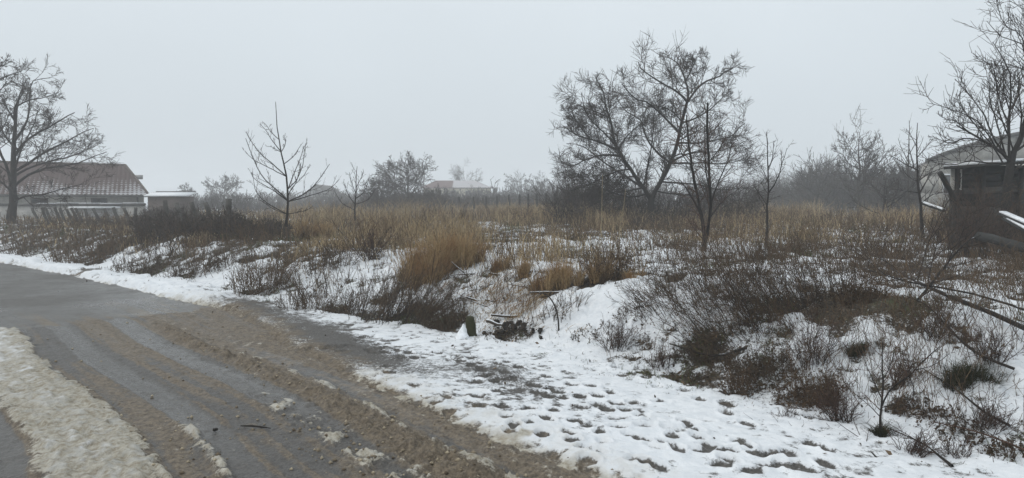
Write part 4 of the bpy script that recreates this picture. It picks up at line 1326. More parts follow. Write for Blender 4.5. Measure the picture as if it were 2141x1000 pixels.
# low outbuilding with a snow strip
ob = empty('outbuilding', (at(350, 420, 46)[0], 46, zg))
tag(ob, 'low dark outbuilding with a snow-covered flat roof beside the red-roofed house', 'outbuilding')
x0, x1 = at(308, 415, 46.2)[0], at(392, 415, 46.2)[0]
zt, zb = at(350, 411, 46.2)[2], zg - .3
box_part('wall', ((x0 + x1) / 2, 46.7, (zt + zb) / 2), (x1 - x0, 0.9, zt - zb), MAT['brick'], ob)
zs = at(350, 404, 47.3)[2]
poly_part('roof', [(x0 - .2, 46.1, zt), (x1 + .1, 46.1, zt), (x1 + .1, 47.3, zs), (x0 - .2, 47.3, zs), (x0 - .2, 46.1, zt + .08), (x1 + .1, 46.1, zt + .08), (x1 + .1, 47.3, zs + .08), (x0 - .2, 47.3, zs + .08)],
          [(0, 1, 5, 4), (1, 2, 6, 5), (2, 3, 7, 6), (3, 0, 4, 7), (4, 5, 6, 7), (3, 2, 1, 0)], MAT['snow'], ob)
box_part('parapet', ((x0 + x1) / 2, 47.4, zs + .06), (x1 - x0, 0.16, 0.16), MAT['concrete_dark'], ob)

# garden wall in front of the house
gw = empty('garden_wall', (at(130, 450, 41)[0], 41, zg))
tag(gw, 'long pale garden wall with dark coping behind the leaning fence posts', 'wall')
for i in range(9):
    a, b_ = -110 + i * 46.0, -110 + (i + 1) * 46.0 - 1.2
    xa, xb = at(a, 440, 41)[0], at(b_, 440, 41)[0]
    zt = at(a, 430.5 + 0.5 * math.sin(i * 2.1), 41)[2]
    box_part('panel', ((xa + xb) / 2, 41.0, (zt + .3) / 2), (xb - xa, 0.12, zt - .3), MAT['concrete'], gw)
    box_part('coping', ((xa + xb) / 2, 41.0, zt + 0.07), (xb - xa + 0.03, 0.26, 0.14), MAT['concrete_dark'], gw)
    if i in (4, 5, 6, 7, 8):
        box_part('snow_cap', ((xa + xb) / 2, 41.0, zt + 0.162), (xb - xa - 0.1, 0.24, 0.04), MAT['snow'], gw)
# pale snow heaped ledge seen over the posts
lg = empty('snowy_lean_to', (at(190, 436, 39)[0], 39, zg))
tag(lg, 'low flat shelter with snow on top, seen between the leaning fence posts', 'shelter')
xa, xb = at(150, 436, 39)[0], at(233, 436, 39)[0]
zt = at(190, 434, 39)[2]
box_part('roof', ((xa + xb) / 2, 39.3, zt), (xb - xa, 1.2, 0.10), MAT['snow'], lg)
box_part('wall', ((xa + xb) / 2, 39.45, (zt + .3) / 2), (xb - xa - .3, 0.8, zt - .36), MAT['plaster_grey'], lg)

# gabled house far left of centre
Y0 = 112.0
h2 = empty('house', (at(662, 430, Y0)[0], Y0, 0.6))
tag(h2, 'hazy grey gabled house behind the tall sapling', 'house')
pk, el, er = at(662, 386, Y0), at(618, 420, Y0), at(708, 420, Y0)
zb = 0.2
V = [(el[0] + .3, Y0, zb), (er[0] - .3, Y0, zb), (er[0] - .3, Y0, er[2] + .2), (pk[0], Y0, pk[2] - .15), (el[0] + .3, Y0, el[2] + .2)]
V += [(a, Y0 + 9, c) for a, _, c in V]
poly_part('wall', V, [(0, 1, 2, 3, 4), (9, 8, 7, 6, 5), (0, 5, 6, 1), (1, 6, 7, 2), (4, 9, 5, 0)], MAT['plaster_grey'], h2)
for e_ in (el, er):
    tiled_slope('roof_slope', (e_[0], Y0 - .4, e_[2]), (e_[0], Y0 + 9.4, e_[2]), (pk[0], Y0 + 9.4, pk[2]), (pk[0], Y0 - .4, pk[2]), MAT['roof_grey'], h2, 0.4, 0.5, lambda u, v: 0.35 + 0 * u, depth=.04)
p0, p1 = at(652, 421, Y0 - 2), at(702, 421, Y0 - 2)
box_part('porch_roof', ((p0[0] + p1[0]) / 2, Y0 - 1.2, p0[2] + .1), (p1[0] - p0[0], 2.2, .22), MAT['snow'], h2)
box_part('porch_wall', ((p0[0] + p1[0]) / 2, Y0 - 1.0, (p0[2] + .2) / 2), (p1[0] - p0[0] - .5, 1.8, p0[2] - .2), MAT['plaster'], h2)
p = at(640, 410, Y0)
window(h2, (p[0] + .6, Y0 - .03, p[2] - .6), 0.9, 1.0, MAT['plaster'])
p = at(680, 430, Y0 - 2)
window(h2, (p[0], Y0 - 1.93, p[2]), 0.9, 0.8, MAT['plaster_grey'])

# cream house with the snowed red roof
Y0 = 125.0
h3 = empty('house', (at(955, 410, Y0)[0], Y0, 0.6))
tag(h3, 'far cream house whose red hipped roof is half covered with snow', 'house')
a, b_ = at(880, 393, Y0), at(1028, 393, Y0)
c0, c1 = at(912, 378, Y0 + 4.5), at(992, 378, Y0 + 4.5)
poly_part('wall', [(a[0] + .4, Y0 + .4, .2), (b_[0] - .4, Y0 + .4, .2), (b_[0] - .4, Y0 + 8.6, .2), (a[0] + .4, Y0 + 8.6, .2), (a[0] + .4, Y0 + .4, a[2]), (b_[0] - .4, Y0 + .4, a[2]), (b_[0] - .4, Y0 + 8.6, a[2]), (a[0] + .4, Y0 + 8.6, a[2])],
          [(0, 1, 5, 4), (1, 2, 6, 5), (2, 3, 7, 6), (3, 0, 4, 7)], MAT['plaster_yellow'], h3)
tiled_slope('roof_slope', (a[0], Y0, a[2]), (b_[0], Y0, a[2]), (c1[0], Y0 + 4.5, c0[2]), (c0[0], Y0 + 4.5, c0[2]), MAT['roof_far'], h3, .4, .5, lambda u, v: 1.2 * smooth(u, .42, .5), depth=.04)
tiled_slope('roof_slope', (b_[0], Y0, a[2]), (b_[0], Y0 + 9, a[2]), (c1[0], Y0 + 4.51, c0[2]), (c1[0], Y0 + 4.5, c0[2]), MAT['roof_far'], h3, .4, .5, lambda u, v: 0 * u, depth=.04)
tiled_slope('roof_slope', (a[0], Y0 + 9, a[2]), (a[0], Y0, a[2]), (c0[0], Y0 + 4.5, c0[2]), (c0[0], Y0 + 4.51, c0[2]), MAT['roof_far'], h3, .4, .5, lambda u, v: 0 * u, depth=.04)
tiled_slope('roof_slope', (b_[0], Y0 + 9, a[2]), (a[0], Y0 + 9, a[2]), (c0[0], Y0 + 4.5, c0[2]), (c1[0], Y0 + 4.5, c0[2]), MAT['roof_far'], h3, .4, .5, lambda u, v: 0 * u, depth=.04)
box_part('gutter', ((a[0] + b_[0]) / 2, Y0 - .05, a[2] - .06), (b_[0] - a[0], .12, .12), MAT['brick'], h3)
for px in (948, 978, 1004):
    p = at(px, 404, Y0)
    window(h3, (p[0], Y0 + .36, p[2] - .1), 1.0, 1.1, MAT['plaster'])

# small pale hut in the right scrub
Y0 = 105.0
h4 = empty('hut', (at(1590, 405, Y0)[0], Y0, .6))
tag(h4, 'tiny pale hut half hidden in the scrub right of the largest tree', 'hut')
a, b_, pk = at(1570, 396, Y0), at(1612, 396, Y0), at(1588, 384, Y0)
V = [(a[0], Y0, .2), (b_[0], Y0, .2), (b_[0], Y0, b_[2]), (pk[0], Y0, pk[2]), (a[0], Y0, a[2])]
V += [(x_, Y0 + 4, z_) for x_, _, z_ in V]
poly_part('wall', V, [(0, 1, 2, 3, 4), (9, 8, 7, 6, 5), (0, 5, 6, 1), (1, 6, 7, 2), (4, 9, 5, 0)], MAT['plaster'], h4)
for e_ in (a, b_):
    tiled_slope('roof_slope', (e_[0], Y0 - .2, e_[2] + .05), (e_[0], Y0 + 4.2, e_[2] + .05), (pk[0], Y0 + 4.2, pk[2] + .08), (pk[0], Y0 - .2, pk[2] + .08), MAT['roof_grey'], h4, .4, .5, lambda u, v: .6 + 0 * u)
p = at(1600, 402, Y0)
window(h4, (p[0], Y0 - .03, p[2]), .7, .7, MAT['plaster_grey'])

# large pale building behind the shed
Y0 = 36.0
h5 = empty('farm_building', (at(2050, 440, Y0)[0], Y0, .7))
tag(h5, 'large pale slab-walled farm building behind the plank shed, roof edge rising to the right', 'building')
top = [(1926, 341), (1960, 327), (2005, 311), (2055, 297), (2105, 286), (2200, 268)]
pr_ = [at(a_, b2, Y0) for a_, b2 in top]
cols = [1926, 1962, 2000, 2040, 2080, 2120, 2160, 2200]
tz = lambda px: float(np.interp(px, [t_[0] for t_ in top], [q_[2] for q_ in pr_]))
zrows = [0.4, 1.3, 2.2, 3.1, 4.0, 4.9, 5.8]
V, F = [], []
for (qa, qb) in zip(pr_[:-1], pr_[1:]):
    n0 = len(V)
    V += [(qa[0], Y0 + .08, .3), (qb[0], Y0 + .08, .3), (qb[0], Y0 + .08, qb[2] - .05), (qa[0], Y0 + .08, qa[2] - .05)]
    F.append((n0, n0 + 1, n0 + 2, n0 + 3))
n0 = len(V)
V += [(pr_[0][0], Y0 + .08, .3), (pr_[0][0] * 1.4, Y0 + 14, .3), (pr_[0][0] * 1.4, Y0 + 14, pr_[0][2] - .05), (pr_[0][0], Y0 + .08, pr_[0][2] - .05)]
F.append((n0, n0 + 1, n0 + 2, n0 + 3))
poly_part('wall', V, F, MAT['plaster_grey'], h5)
for i in range(len(cols) - 1):
    xa, xb = at(cols[i], 400, Y0)[0] + .012, at(cols[i + 1], 400, Y0)[0] - .012
    for j in range(len(zrows) - 1):
        za, zb_ = zrows[j] + .012, zrows[j + 1] - .012
        ta, tb = tz(cols[i]) - .12, tz(cols[i + 1]) - .12
        if za > max(ta, tb) - .1:
            continue
        zl, zr_ = min(zb_, ta), min(zb_, tb)
        if zl < za + .05:
            zl = za + .05
        V = [(xa, Y0 + .02, za), (xb, Y0 + .02, za), (xb, Y0 + .02, zr_), (xa, Y0 + .02, zl), (xa, Y0 + .07, za), (xb, Y0 + .07, za), (xb, Y0 + .07, zr_), (xa, Y0 + .07, zl)]
        poly_part('panel', V, [(0, 1, 2, 3), (0, 4, 5, 1), (1, 5, 6, 2), (2, 6, 7, 3), (3, 7, 4, 0)], MAT['plaster'] if (i * 3 + j) % 4 else MAT['concrete'], h5)
V, F = [], []
for qa in pr_:
    V += [(qa[0], Y0 - .35, qa[2]), (qa[0] * 1.4, Y0 + 14, qa[2]), (qa[0], Y0 - .35, qa[2] + .16), (qa[0] * 1.4, Y0 + 14, qa[2] + .16)]
for i in range(len(pr_) - 1):
    k = i * 4
    F += [(k, k + 4, k + 6, k + 2), (k + 2, k + 6, k + 7, k + 3), (k, k + 1, k + 5, k + 4)]
F += [(0, 2, 3, 1)]
poly_part('roof', V, F, MAT['concrete_dark'], h5)
p = at(1990, 385, Y0)
window(h5, (p[0], Y0 - .01, p[2]), 1.0, 1.1, MAT['snow'])

# plank shed
Ys = 13.5
zsg = float(H(at(2050, 480, Ys)[0], Ys)[0])
sh = empty('plank_shed', (at(2070, 480, Ys)[0], Ys, zsg))
tag(sh, 'tumbledown dark plank shed at the right edge with a thin snowy roof', 'shed')
rg = np.random.default_rng(55)
rows = np.linspace(352, 512, 13)
for i in range(len(rows) - 1):
    za, zb_ = at(2050, rows[i + 1], Ys)[2], at(2050, rows[i], Ys)[2]
    hgt = za - zb_
    xs = at(1992 + rg.uniform(-8, 6), 400, Ys)[0]
    xe_all = at(2230, 400, Ys)[0]
    while xs < xe_all:
        ln_ = rg.uniform(0.9, 2.0)
        xe = min(xs + ln_, xe_all)
        hh = abs(hgt) * rg.uniform(0.80, 0.97)
        tilt = rg.normal(0, 0.02)
        rot = np.array([[math.cos(tilt), 0, -math.sin(tilt)], [0, 1, 0], [math.sin(tilt), 0, math.cos(tilt)]])
        box_part('plank', ((xs + xe) / 2, Ys + rg.uniform(-.03, .03), (za + zb_) / 2 + rg.normal(0, .008)), (xe - xs - .02, 0.035, hh), MAT['wood_dark'] if rg.random() < .72 else MAT['wood_grey'], sh, rot)
        xs = xe
box_part('inner_wall', (at(2110, 420, Ys)[0], Ys + 0.10, (at(2050, 346, Ys)[2] + zsg) / 2), (at(2228, 400, Ys)[0] - at(1996, 400, Ys)[0], .06, at(2050, 346, Ys)[2] - zsg), MAT['wood_dark'], sh)
ang_ = -math.atan2(at(1995, 420, Ys)[0], Ys)
box_part('side_wall', (at(1995, 420, Ys)[0] * (Ys + 1.2) / Ys, Ys + 1.2, (at(2050, 354, Ys)[2] + zsg) / 2), (.06, 2.5, at(2050, 354, Ys)[2] - zsg), MAT['wood_dark'], sh, np.array([[math.cos(ang_), -math.sin(ang_), 0], [math.sin(ang_), math.cos(ang_), 0], [0, 0, 1]]))
for px in (1992, 2046, 2128, 2190):
    p = at(px, 420, Ys)
    box_part('post', (p[0], Ys - .09, (at(px, 349, Ys)[2] + zsg) / 2), (.075, .09, at(px, 349, Ys)[2] - zsg), MAT['wood_dark'], sh)
q0, q1 = at(1973, 352, Ys - .4), at(2230, 333, Ys - .4)
for nm, dz, th_, mt in (('roof', 0.0, .05, 'wood_dark'), ('roof_snow', .056, .05, 'snow')):
    V = []
    for yy in (Ys - .45, Ys + 2.6):
        for q in (q0, q1):
            for t_ in (0, th_):
                V.append((q[0] * yy / (Ys - .4), yy, q[2] + dz + t_ + (yy - Ys) * .06 - (0.02 if t_ else 0) * 0))
    poly_part(nm, V, [(0, 2, 3, 1), (4, 5, 7, 6), (1, 3, 7, 5), (0, 4, 6, 2), (0, 1, 5, 4), (2, 6, 7, 3)], MAT[mt], sh)
p = at(1990, 376, Ys)
wf = box_part('window_frame', (p[0] + .04, Ys - .07, p[2]), (.20, .05, .42), MAT['plaster'], sh)
g = Bag()
g.box((0.01, -.03, -.02), (.11, .02, .30))
g.build('pane', MAT['glass'], wf)


def beam(name, label, a, b, r, mat, cat, snow=0.0, parent=None, flat=None):
    a, b = np.array(a, float), np.array(b, float)
    L = np.linalg.norm(b - a)
    bg_ = Bag()
    k = 7
    u = np.linspace(0, 1, k)[:, None]
    P = a + (b - a) * u
    P += RNG.normal(0, r * .12, P.shape)
    R = r * (1 + RNG.normal(0, .06, k))
    bg_.tubes(P[None] - a, R[None], 8)
    # closed ends
    for e_ in (0, k - 1):
        base = e_ * 8
        bg_.F.append(np.array([[base + 0, base + 1, base + 2, base + 3], [base + 0, base + 3, base + 4, base + 7], [base + 4, base + 5, base + 6, base + 7]]))
    o = bg_.build(name, mat, parent)
    o.location = a
    if label:
        tag(o, label, cat)
    return o


beam('leaning_beam', 'slanting dark beam jutting up left of the shed', at(2004, 430, Ys - .6), at(1966, 364, Ys - 1.1), .05, MAT['wood_dark'], 'beam')
beam('leaning_beam', 'crooked dark pole propped low against the shed corner', at(2022, 470, Ys - .8), at(1988, 405, Ys - .5), .04, MAT['wood_dark'], 'pole')
beam('fallen_log', 'dark heavy log lying below the leaning boards at the right edge', at(2046, 492, 10.5), at(2240, 545, 9.0), .07, MAT['wood_dark'], 'log')
for i in range(2):
    a_, b2 = at(2094 + 9 * i, 447 + 10 * i, 10.6 - .12 * i), at(2175, 482 + 15 * i, 9.6 - .15 * i)
    bw = Bag()
    dv = np.array(b2) - np.array(a_)
    L = np.linalg.norm(dv)
    ux = dv / L
    uy = np.cross((0, 0, 1), ux)
    uy /= np.linalg.norm(uy)
    uz = np.cross(ux, uy)
    rt = np.stack([ux, uy, uz], 1)
    root = empty('snowy_board', a_)
    tag(root, ['upper snow-covered board leaning at the right edge', 'lower snow-covered board leaning at the right edge', 'third snow-covered board from the top at the right edge', 'lowest snow-covered board at the right edge'][i], 'board', 'snow-covered boards leaning by the shed')
    bw.box(dv / 2, (L, .12, .03), rt)
    bw.build('plank', MAT['wood_dark'], root)
    bs_ = Bag()
    bs_.box(dv / 2 + uz * .035, (L * .97, .10, .024), rt)
    bs_.build('snow_cover', MAT['snow'], root)
a_, b2 = at(1928, 425, 16), at(1974, 441, 15.2)
o = beam('snowy_plank', 'short snow-topped plank lying on the grass left of the shed', a_, b2, .035, MAT['wood_dark'], 'plank')
sc_ = Bag()
sc_.tubes((np.linspace(0, 1, 5)[:, None] * (np.array(b2) - np.array(a_)) + np.array([0, 0, .03]))[None], np.full((1, 5), .032), 6)
sc_.build('snow_cover', MAT['snow'], o)

# ------------------------------------------------------------------ fences
fl = empty('leaning_fence', ground(345, 480))
tag(fl, 'old fence of dark wooden posts leaning left in front of the red-roofed house', 'fence')
posts = [(67, 436, 17), (88, 434, 10), (95, 436, 14), (115, 434, 10), (125, 436, 12), (139, 438, 14), (149, 435, 14), (158, 436, 16), (178, 437, 10), (194, 435, 14), (219, 436, 10), (237, 434, 11), (259, 435, 12), (284, 434, 1), (345, 419, 7), (369, 424, 9), (400, 424, 9), (430, 425, 10), (478, 416, 0)]
tops = []
for px, py, ln_ in posts:
    Yp = float(np.interp(px, [60, 290, 345, 480], [33, 27, 22, 19]))
    t_ = at(px, py, Yp)
    b2 = at(px + ln_ * 1.6, py + 52, Yp)
    zg_ = float(H(b2[0], Yp)[0]) - .1
    if b2[2] > zg_:
        b2 = b2 + (t_ - b2) * ((zg_ - b2[2]) / (t_[2] - b2[2]))
    b2 = b2 + np.array([0, RNG.uniform(-.15, .15), 0])
    r = .07 if px < 478 else .085
    o = beam('post', None, b2 - np.array(fl.location), t_ - np.array(fl.location), r, MAT['wood_grey'], None, parent=fl)
    tops.append((t_, b2))
wr = Bag()
for f_ in (.85, .6):
    pts = np.array([b_ + (t_ - b_) * f_ for t_, b_ in tops]) - np.array(fl.location)
    for a_, b2 in zip(pts[:-1], pts[1:]):
        wr.tubes(np.array([[a_, (a_ + b2) / 2 - np.array([0, 0, .04]), b2]]), np.full((1, 3), .006), 3)
wr.build('wire', MAT['wire'], fl)

ff = empty('far_fence', at(1040, 430, 52))
tag(ff, 'hazy fence of upright posts right of the far cream house', 'fence')
fp = []
for px, py in [(930, 415), (960, 412), (990, 412), (1016, 411), (1039, 409), (1064, 407), (1086, 407), (1104, 405), (1122, 405), (1142, 404)]:
    t_ = at(px, py, 50 - (px - 960) * .03)
    zg_ = float(H(t_[0], t_[1])[0])
    b2 = np.array([t_[0] + RNG.uniform(-.05, .05), t_[1], zg_ - .1])
    beam('post', None, b2 - np.array(ff.location), t_ - np.array(ff.location), .07, MAT['wood_dark'], None, parent=ff)
    fp.append((t_, b2))
wr = Bag()
for f_ in (.9, .6):
    pts = np.array([b_ + (t_ - b_) * f_ for t_, b_ in fp]) - np.array(ff.location)
    for a_, b2 in zip(pts[:-1], pts[1:]):
        wr.tubes(np.array([[a_, (a_ + b2) / 2, b2]]), np.full((1, 3), .009), 3)
wr.build('wire', MAT['wire'], ff)


# ------------------------------------------------------------------ shrubs, weeds and tussocks, one by one
def stems(rng, n, w, h, lean, k=5, splay=0.3, wig=.1, base_r=.5, droop=0.0, zfun=None):
    a = rng.random(n) * 6.283
    q = np.sqrt(rng.random(n)) * base_r
    x, y = np.cos(a) * q * w, np.sin(a) * q * w * .7
    z = zfun(x, y) if zfun else np.zeros(n)
    L = h * (0.55 + 0.5 * rng.random(n)) * (1 - .35 * (q / max(base_r, 1e-3)) ** 2)
    d = np.stack([np.cos(a) * splay * q * 2 + rng.normal(0, splay * .6, n) + lean, np.sin(a) * splay * q * 2 + rng.normal(0, splay * .6, n), np.ones(n)], 1)
    d /= np.linalg.norm(d, axis=1, keepdims=True)
    pts = [np.stack([x, y, z - .03], 1)]
    for _ in range(k - 1):
        d = d + rng.normal(0, wig, (n, 3))
        d[:, 2] -= droop
        d /= np.linalg.norm(d, axis=1, keepdims=True)
        pts.append(pts[-1] + d * (L / (k - 1))[:, None])
    return np.stack(pts, 1)


KIND_NAME = {'weed': ('dead_weed_clump', 'weeds'), 'weed_dark': ('dead_weed_clump', 'weeds'), 'bramble': ('bramble_thicket', 'bramble'), 'shrub': ('bare_shrub', 'shrub'), 'tussock': ('grass_tussock', 'grass'), 'moss': ('mossy_tuft', 'tuft')}
for si, (kind, px, py, wpx, hpx, lean, label) in enumerate(SHRUBS):
    rg = np.random.default_rng(500 + si)
    g_ = ground(px, py)
    mpp = g_[1] / FPX
    w, h = wpx * mpp, hpx * mpp
    area = (wpx * hpx) / 6000.0
    zf = lambda x, y: H(x + g_[0], y + g_[1]) - g_[2]
    root = empty(KIND_NAME[kind][0], g_)
    tag(root, label, KIND_NAME[kind][1])
    tipr = max(.0013, .30 * mpp)
    if kind in ('weed', 'weed_dark'):
        mt = MAT['weed'] if kind == 'weed' else MAT['weed_dark']
        n = int(np.clip(70 * area, 40, 170))
        P = stems(rg, n, w, h, lean, splay=.35, wig=.12, zfun=zf)
        R = np.linspace(tipr * 1.6, tipr, 5)[None] * np.ones((n, 1))
        b1 = Bag()
        b1.tubes(P, R, 3)
        q, qr = grow(rg, P, R, 5, .30, ang=38, t0=.3, k=3, up=.12, wig=.15, rr=.8, tip=tipr * .85)
        b1.tubes(q, qr, 3)
        b1.mass().build('stems', mt, root)
        b2 = Bag()
        m = int(n * 9)
        sel = rg.integers(0, len(q), m)
        C = q[sel, rg.integers(1, 3, m)] + rg.normal(0, h * .02, (m, 3))
        leaves(b2, rg, C, np.full(m, max(.010, 1.3 * mpp)))
        # trash caught low in the stems
        m2 = int(n * 7)
        sel = rg.integers(0, n, m2)
        C = P[sel, 0] + (P[sel, 2] - P[sel, 0]) * rg.random((m2, 1)) ** 1.5 + rg.normal(0, w * .04, (m2, 3)) * np.array([1, 1, .4])
        leaves(b2, rg, C, np.full(m2, max(.014, 1.9 * mpp)))
        b2.mass().build('leaves', MAT['leaf'] if kind == 'weed' else MAT['weed_dark'], root)
    elif kind == 'bramble':
        n = int(np.clip(26 * area, 30, 130))
        P = stems(rg, n, w, h * 1.4, lean, k=6, splay=.3, wig=.09, droop=.05, zfun=zf)
        R = np.linspace(tipr * 2.4, tipr, 6)[None] * np.ones((n, 1))
        b1 = Bag()
        b1.tubes(P, R, 3)
        b1.mass().build('stems', MAT['twig'], root)
        b2 = Bag()
        q, qr = grow(rg, P, R, 6, .32, ang=42, t0=.2, k=4, up=.03, wig=.16, rr=.7, tip=tipr)
        b2.tubes(q, qr, 3)
        q2, qr2 = grow(rg, q, qr, 2, .5, ang=40, t0=.2, k=3, up=0, wig=.16, rr=.8, tip=tipr * .85)
        b2.tubes(q2, qr2, 3)
        m = n * 3
        sel = rg.integers(0, n, m)
        C = P[sel, 0] + (P[sel, 3] - P[sel, 0]) * rg.random((m, 1)) ** 1.6 + rg.normal(0, w * .04, (m, 3)) * np.array([1, 1, .35])
        leaves(b2, rg, C, np.full(m, max(.013, 1.8 * mpp)))
        b2.mass().build('twigs', MAT['weed'], root)
    elif kind == 'shrub':
        n = int(np.clip(16 * area, 12, 40))
        P = stems(rg, n, w, h, lean, k=6, splay=.62, wig=.12, base_r=.16, zfun=zf)
        R = np.linspace(tipr * 2.6, tipr, 6)[None] * np.ones((n, 1))
        b1 = Bag()
        b1.tubes(P, R, 3)
        b1.mass().build('stems', MAT['twig'], root)
        b2 = Bag()
        q, qr = grow(rg, P, R, 6, .4, ang=45, t0=.2, k=4, up=.06, wig=.18, rr=.7, tip=tipr)
        b2.tubes(q, qr, 3)
        q2, qr2 = grow(rg, q, qr, 3, .5, ang=45, t0=.2, k=3, up=.03, wig=.18, rr=.8, tip=tipr * .85)
        b2.tubes(q2, qr2, 3)
        b2.mass().build('twigs', MAT['twig_red'], root)
    else:
        n = int(np.clip((900 if kind == 'tussock' else 700) * area, 350, 2600))
        a = rg.random(n) * 6.283
        nt_ = max(4, int(7 * area))
        ca, cr = rg.random(nt_) * 6.283, np.sqrt(rg.random(nt_)) * .40
        pick = rg.integers(0, nt_, n)
        x = np.cos(ca[pick]) * cr[pick] * w + np.cos(a) * rg.random(n) * w * .11
        y = np.sin(ca[pick]) * cr[pick] * w * .7 + np.sin(a) * rg.random(n) * w * .11
        z = zf(x, y) - .02
        hh = h * (.45 + .65 * rg.random(n)) * (.7 + .4 * rg.random(nt_))[pick]
        lean_ = np.abs(rg.normal(.30, .25, n)) if kind == 'tussock' else np.abs(rg.normal(.8, .35, n))
        b1 = Bag()
        blades(b1, rg, x, y, z, hh, lean_ + .0, np.full(n, max(.0022, .55 * mpp)), .5, dirs=np.where(rg.random(n) < .65, a, rg.normal(0 if lean >= 0 else math.pi, .5, n)))
        b1.mass().build('blades', MAT['straw'] if kind == 'tussock' else MAT['moss'], root)
        b2 = Bag()
        m = n // 4
        blades(b2, rg, x[:m], y[:m], z[:m], hh[:m] * .45, lean_[:m] * 2.2, np.full(m, max(.0025, .6 * mpp)), .8)
        b2.mass().build('old_blades', MAT['weed'] if kind == 'tussock' else MAT['moss'], root)

# ------------------------------------------------------------------ fallen branches, seedling, stump and odds and ends


def lying(name, label, pts, w0, w1, specs, mat, cat='branch', lift=.06, seed=0, depths=None, twig=None):
    """a branch lying on or just over the land; pts are pixels met on the ground"""
    rg = np.random.default_rng(seed)
    W = []
    for i, (px, py) in enumerate(pts):
        g = ground(px, py)
        if depths:
            g = at(px, py, depths[i])
        W.append(g + np.array([0, 0, lift]))
    P = spline(np.array(W), 12)
    mp = W[0][1] / FPX
    b = W[0]
    root = empty(name, b)
    tag(root, label, cat)
    R = np.linspace(w0, w1, 12) * mp / 2
    b1 = Bag()
    b1.tubes(P[None], R[None], 6)
    b1.build('stem', mat, root, True, b)
    b2 = Bag()
    crown(b2, rg, P[None], R[None], specs)
    b2.mass().build('twigs', twig or MAT['twig'], root, False, b)
    return root


SPF = [dict(count=16, ratio=0.30, ang=38, t0=.35, t1=1.0, k=5, up=.05, wig=.12, rr=.55, tip=.003), dict(count=5, ratio=.45, ang=36, k=4, up=.04, wig=.12, rr=.7, tip=.0024)]
lying('fallen_branch', 'thick dark fallen branch slanting in from the right edge', [(2190, 742), (2090, 693), (2000, 655), (1925, 618), (1850, 572)], 12, 3.5, SPF, MAT['bark'], seed=61, lift=.12)
lying('fallen_branch', 'slimmer fallen branch lying just above the thick one', [(2190, 715), (2080, 672), (1990, 648), (1900, 630), (1800, 590)], 6, 2, SPF, MAT['bark'], seed=62, lift=.18)
lying('fallen_branch', 'fan of twigs rising from the knot of the fallen branch', [(1920, 640), (1945, 610), (1975, 570), (2020, 520), (2050, 505)], 6, 2, [dict(count=12, ratio=.5, ang=32, t0=.0, t1=.8, k=5, up=.08, wig=.1, rr=.7, tip=.0028), dict(count=3, ratio=.4, ang=35, k=3, rr=.7, tip=.0022)], MAT['bark'], seed=63, depths=[float(ground(1920, 645)[1]) + .08 * i_ for i_ in range(5)])
lying('fallen_branch', 'thin arching bough below the thick fallen branch', [(2120, 800), (2040, 765), (1985, 715), (1940, 665), (1890, 640)], 7, 2, [dict(count=8, ratio=.25, ang=40, k=4, up=.03, wig=.14, rr=.6, tip=.0022)], MAT['bark'], seed=64, lift=.10)
lying('fallen_branch', 'long thin stick across the snow right of the foreground seedling', [(2110, 905), (2060, 878), (2000, 830), (1930, 785)], 6, 2, [dict(count=9, ratio=.3, ang=45, k=4, up=.06, wig=.16, rr=.6, tip=.0018)], MAT['bark'], seed=65, lift=.05)
lying('fallen_branch', 'dark forked twig lying on clean snow at the bottom right', [(1835, 968), (1815, 945), (1790, 905), (1768, 885)], 7, 2, [dict(count=10, ratio=.5, ang=45, k=4, up=.05, wig=.2, rr=.5, tip=.0014), dict(count=3, ratio=.5, ang=45, k=3, rr=.6, tip=.0012)], MAT['bark'], seed=66, lift=.02)
lying('fallen_branch', 'branching twig lying below the mossy-footed seedling', [(1990, 985), (1965, 965), (1925, 935), (1860, 905)], 8, 2, [dict(count=12, ratio=.45, ang=48, k=4, up=.04, wig=.2, rr=.5, tip=.0014), dict(count=4, ratio=.5, ang=45, k=3, rr=.6, tip=.0012)], MAT['bark'], seed=67, lift=.03)
lying('fallen_branch', 'fine twig pointing at the trodden snow left of the seedling', [(1720, 930), (1670, 905), (1625, 895), (1570, 888)], 3.5, 1.5, [dict(count=9, ratio=.25, ang=45, k=4, up=.05, wig=.2, rr=.6, tip=.0012)], MAT['bark'], seed=68, lift=.02)
lying('fallen_branch', 'dark crooked stick half buried in the bank under the large bramble', [(1560, 745), (1510, 760), (1470, 758), (1400, 735)], 7, 3, [dict(count=7, ratio=.25, ang=45, k=4, up=.05, wig=.16, rr=.5, tip=.0018)], MAT['bark'], seed=69, lift=.08)
lying('fallen_branch', 'bare twig sprawling over the right foreground tangle', [(2141, 960), (2080, 935), (2020, 915), (1950, 900)], 5, 2, [dict(count=12, ratio=.4, ang=45, k=4, up=.06, wig=.2, rr=.5, tip=.0014), dict(count=4, ratio=.5, ang=45, k=3, rr=.6, tip=.0012)], MAT['twig_red'], seed=70, lift=.06)

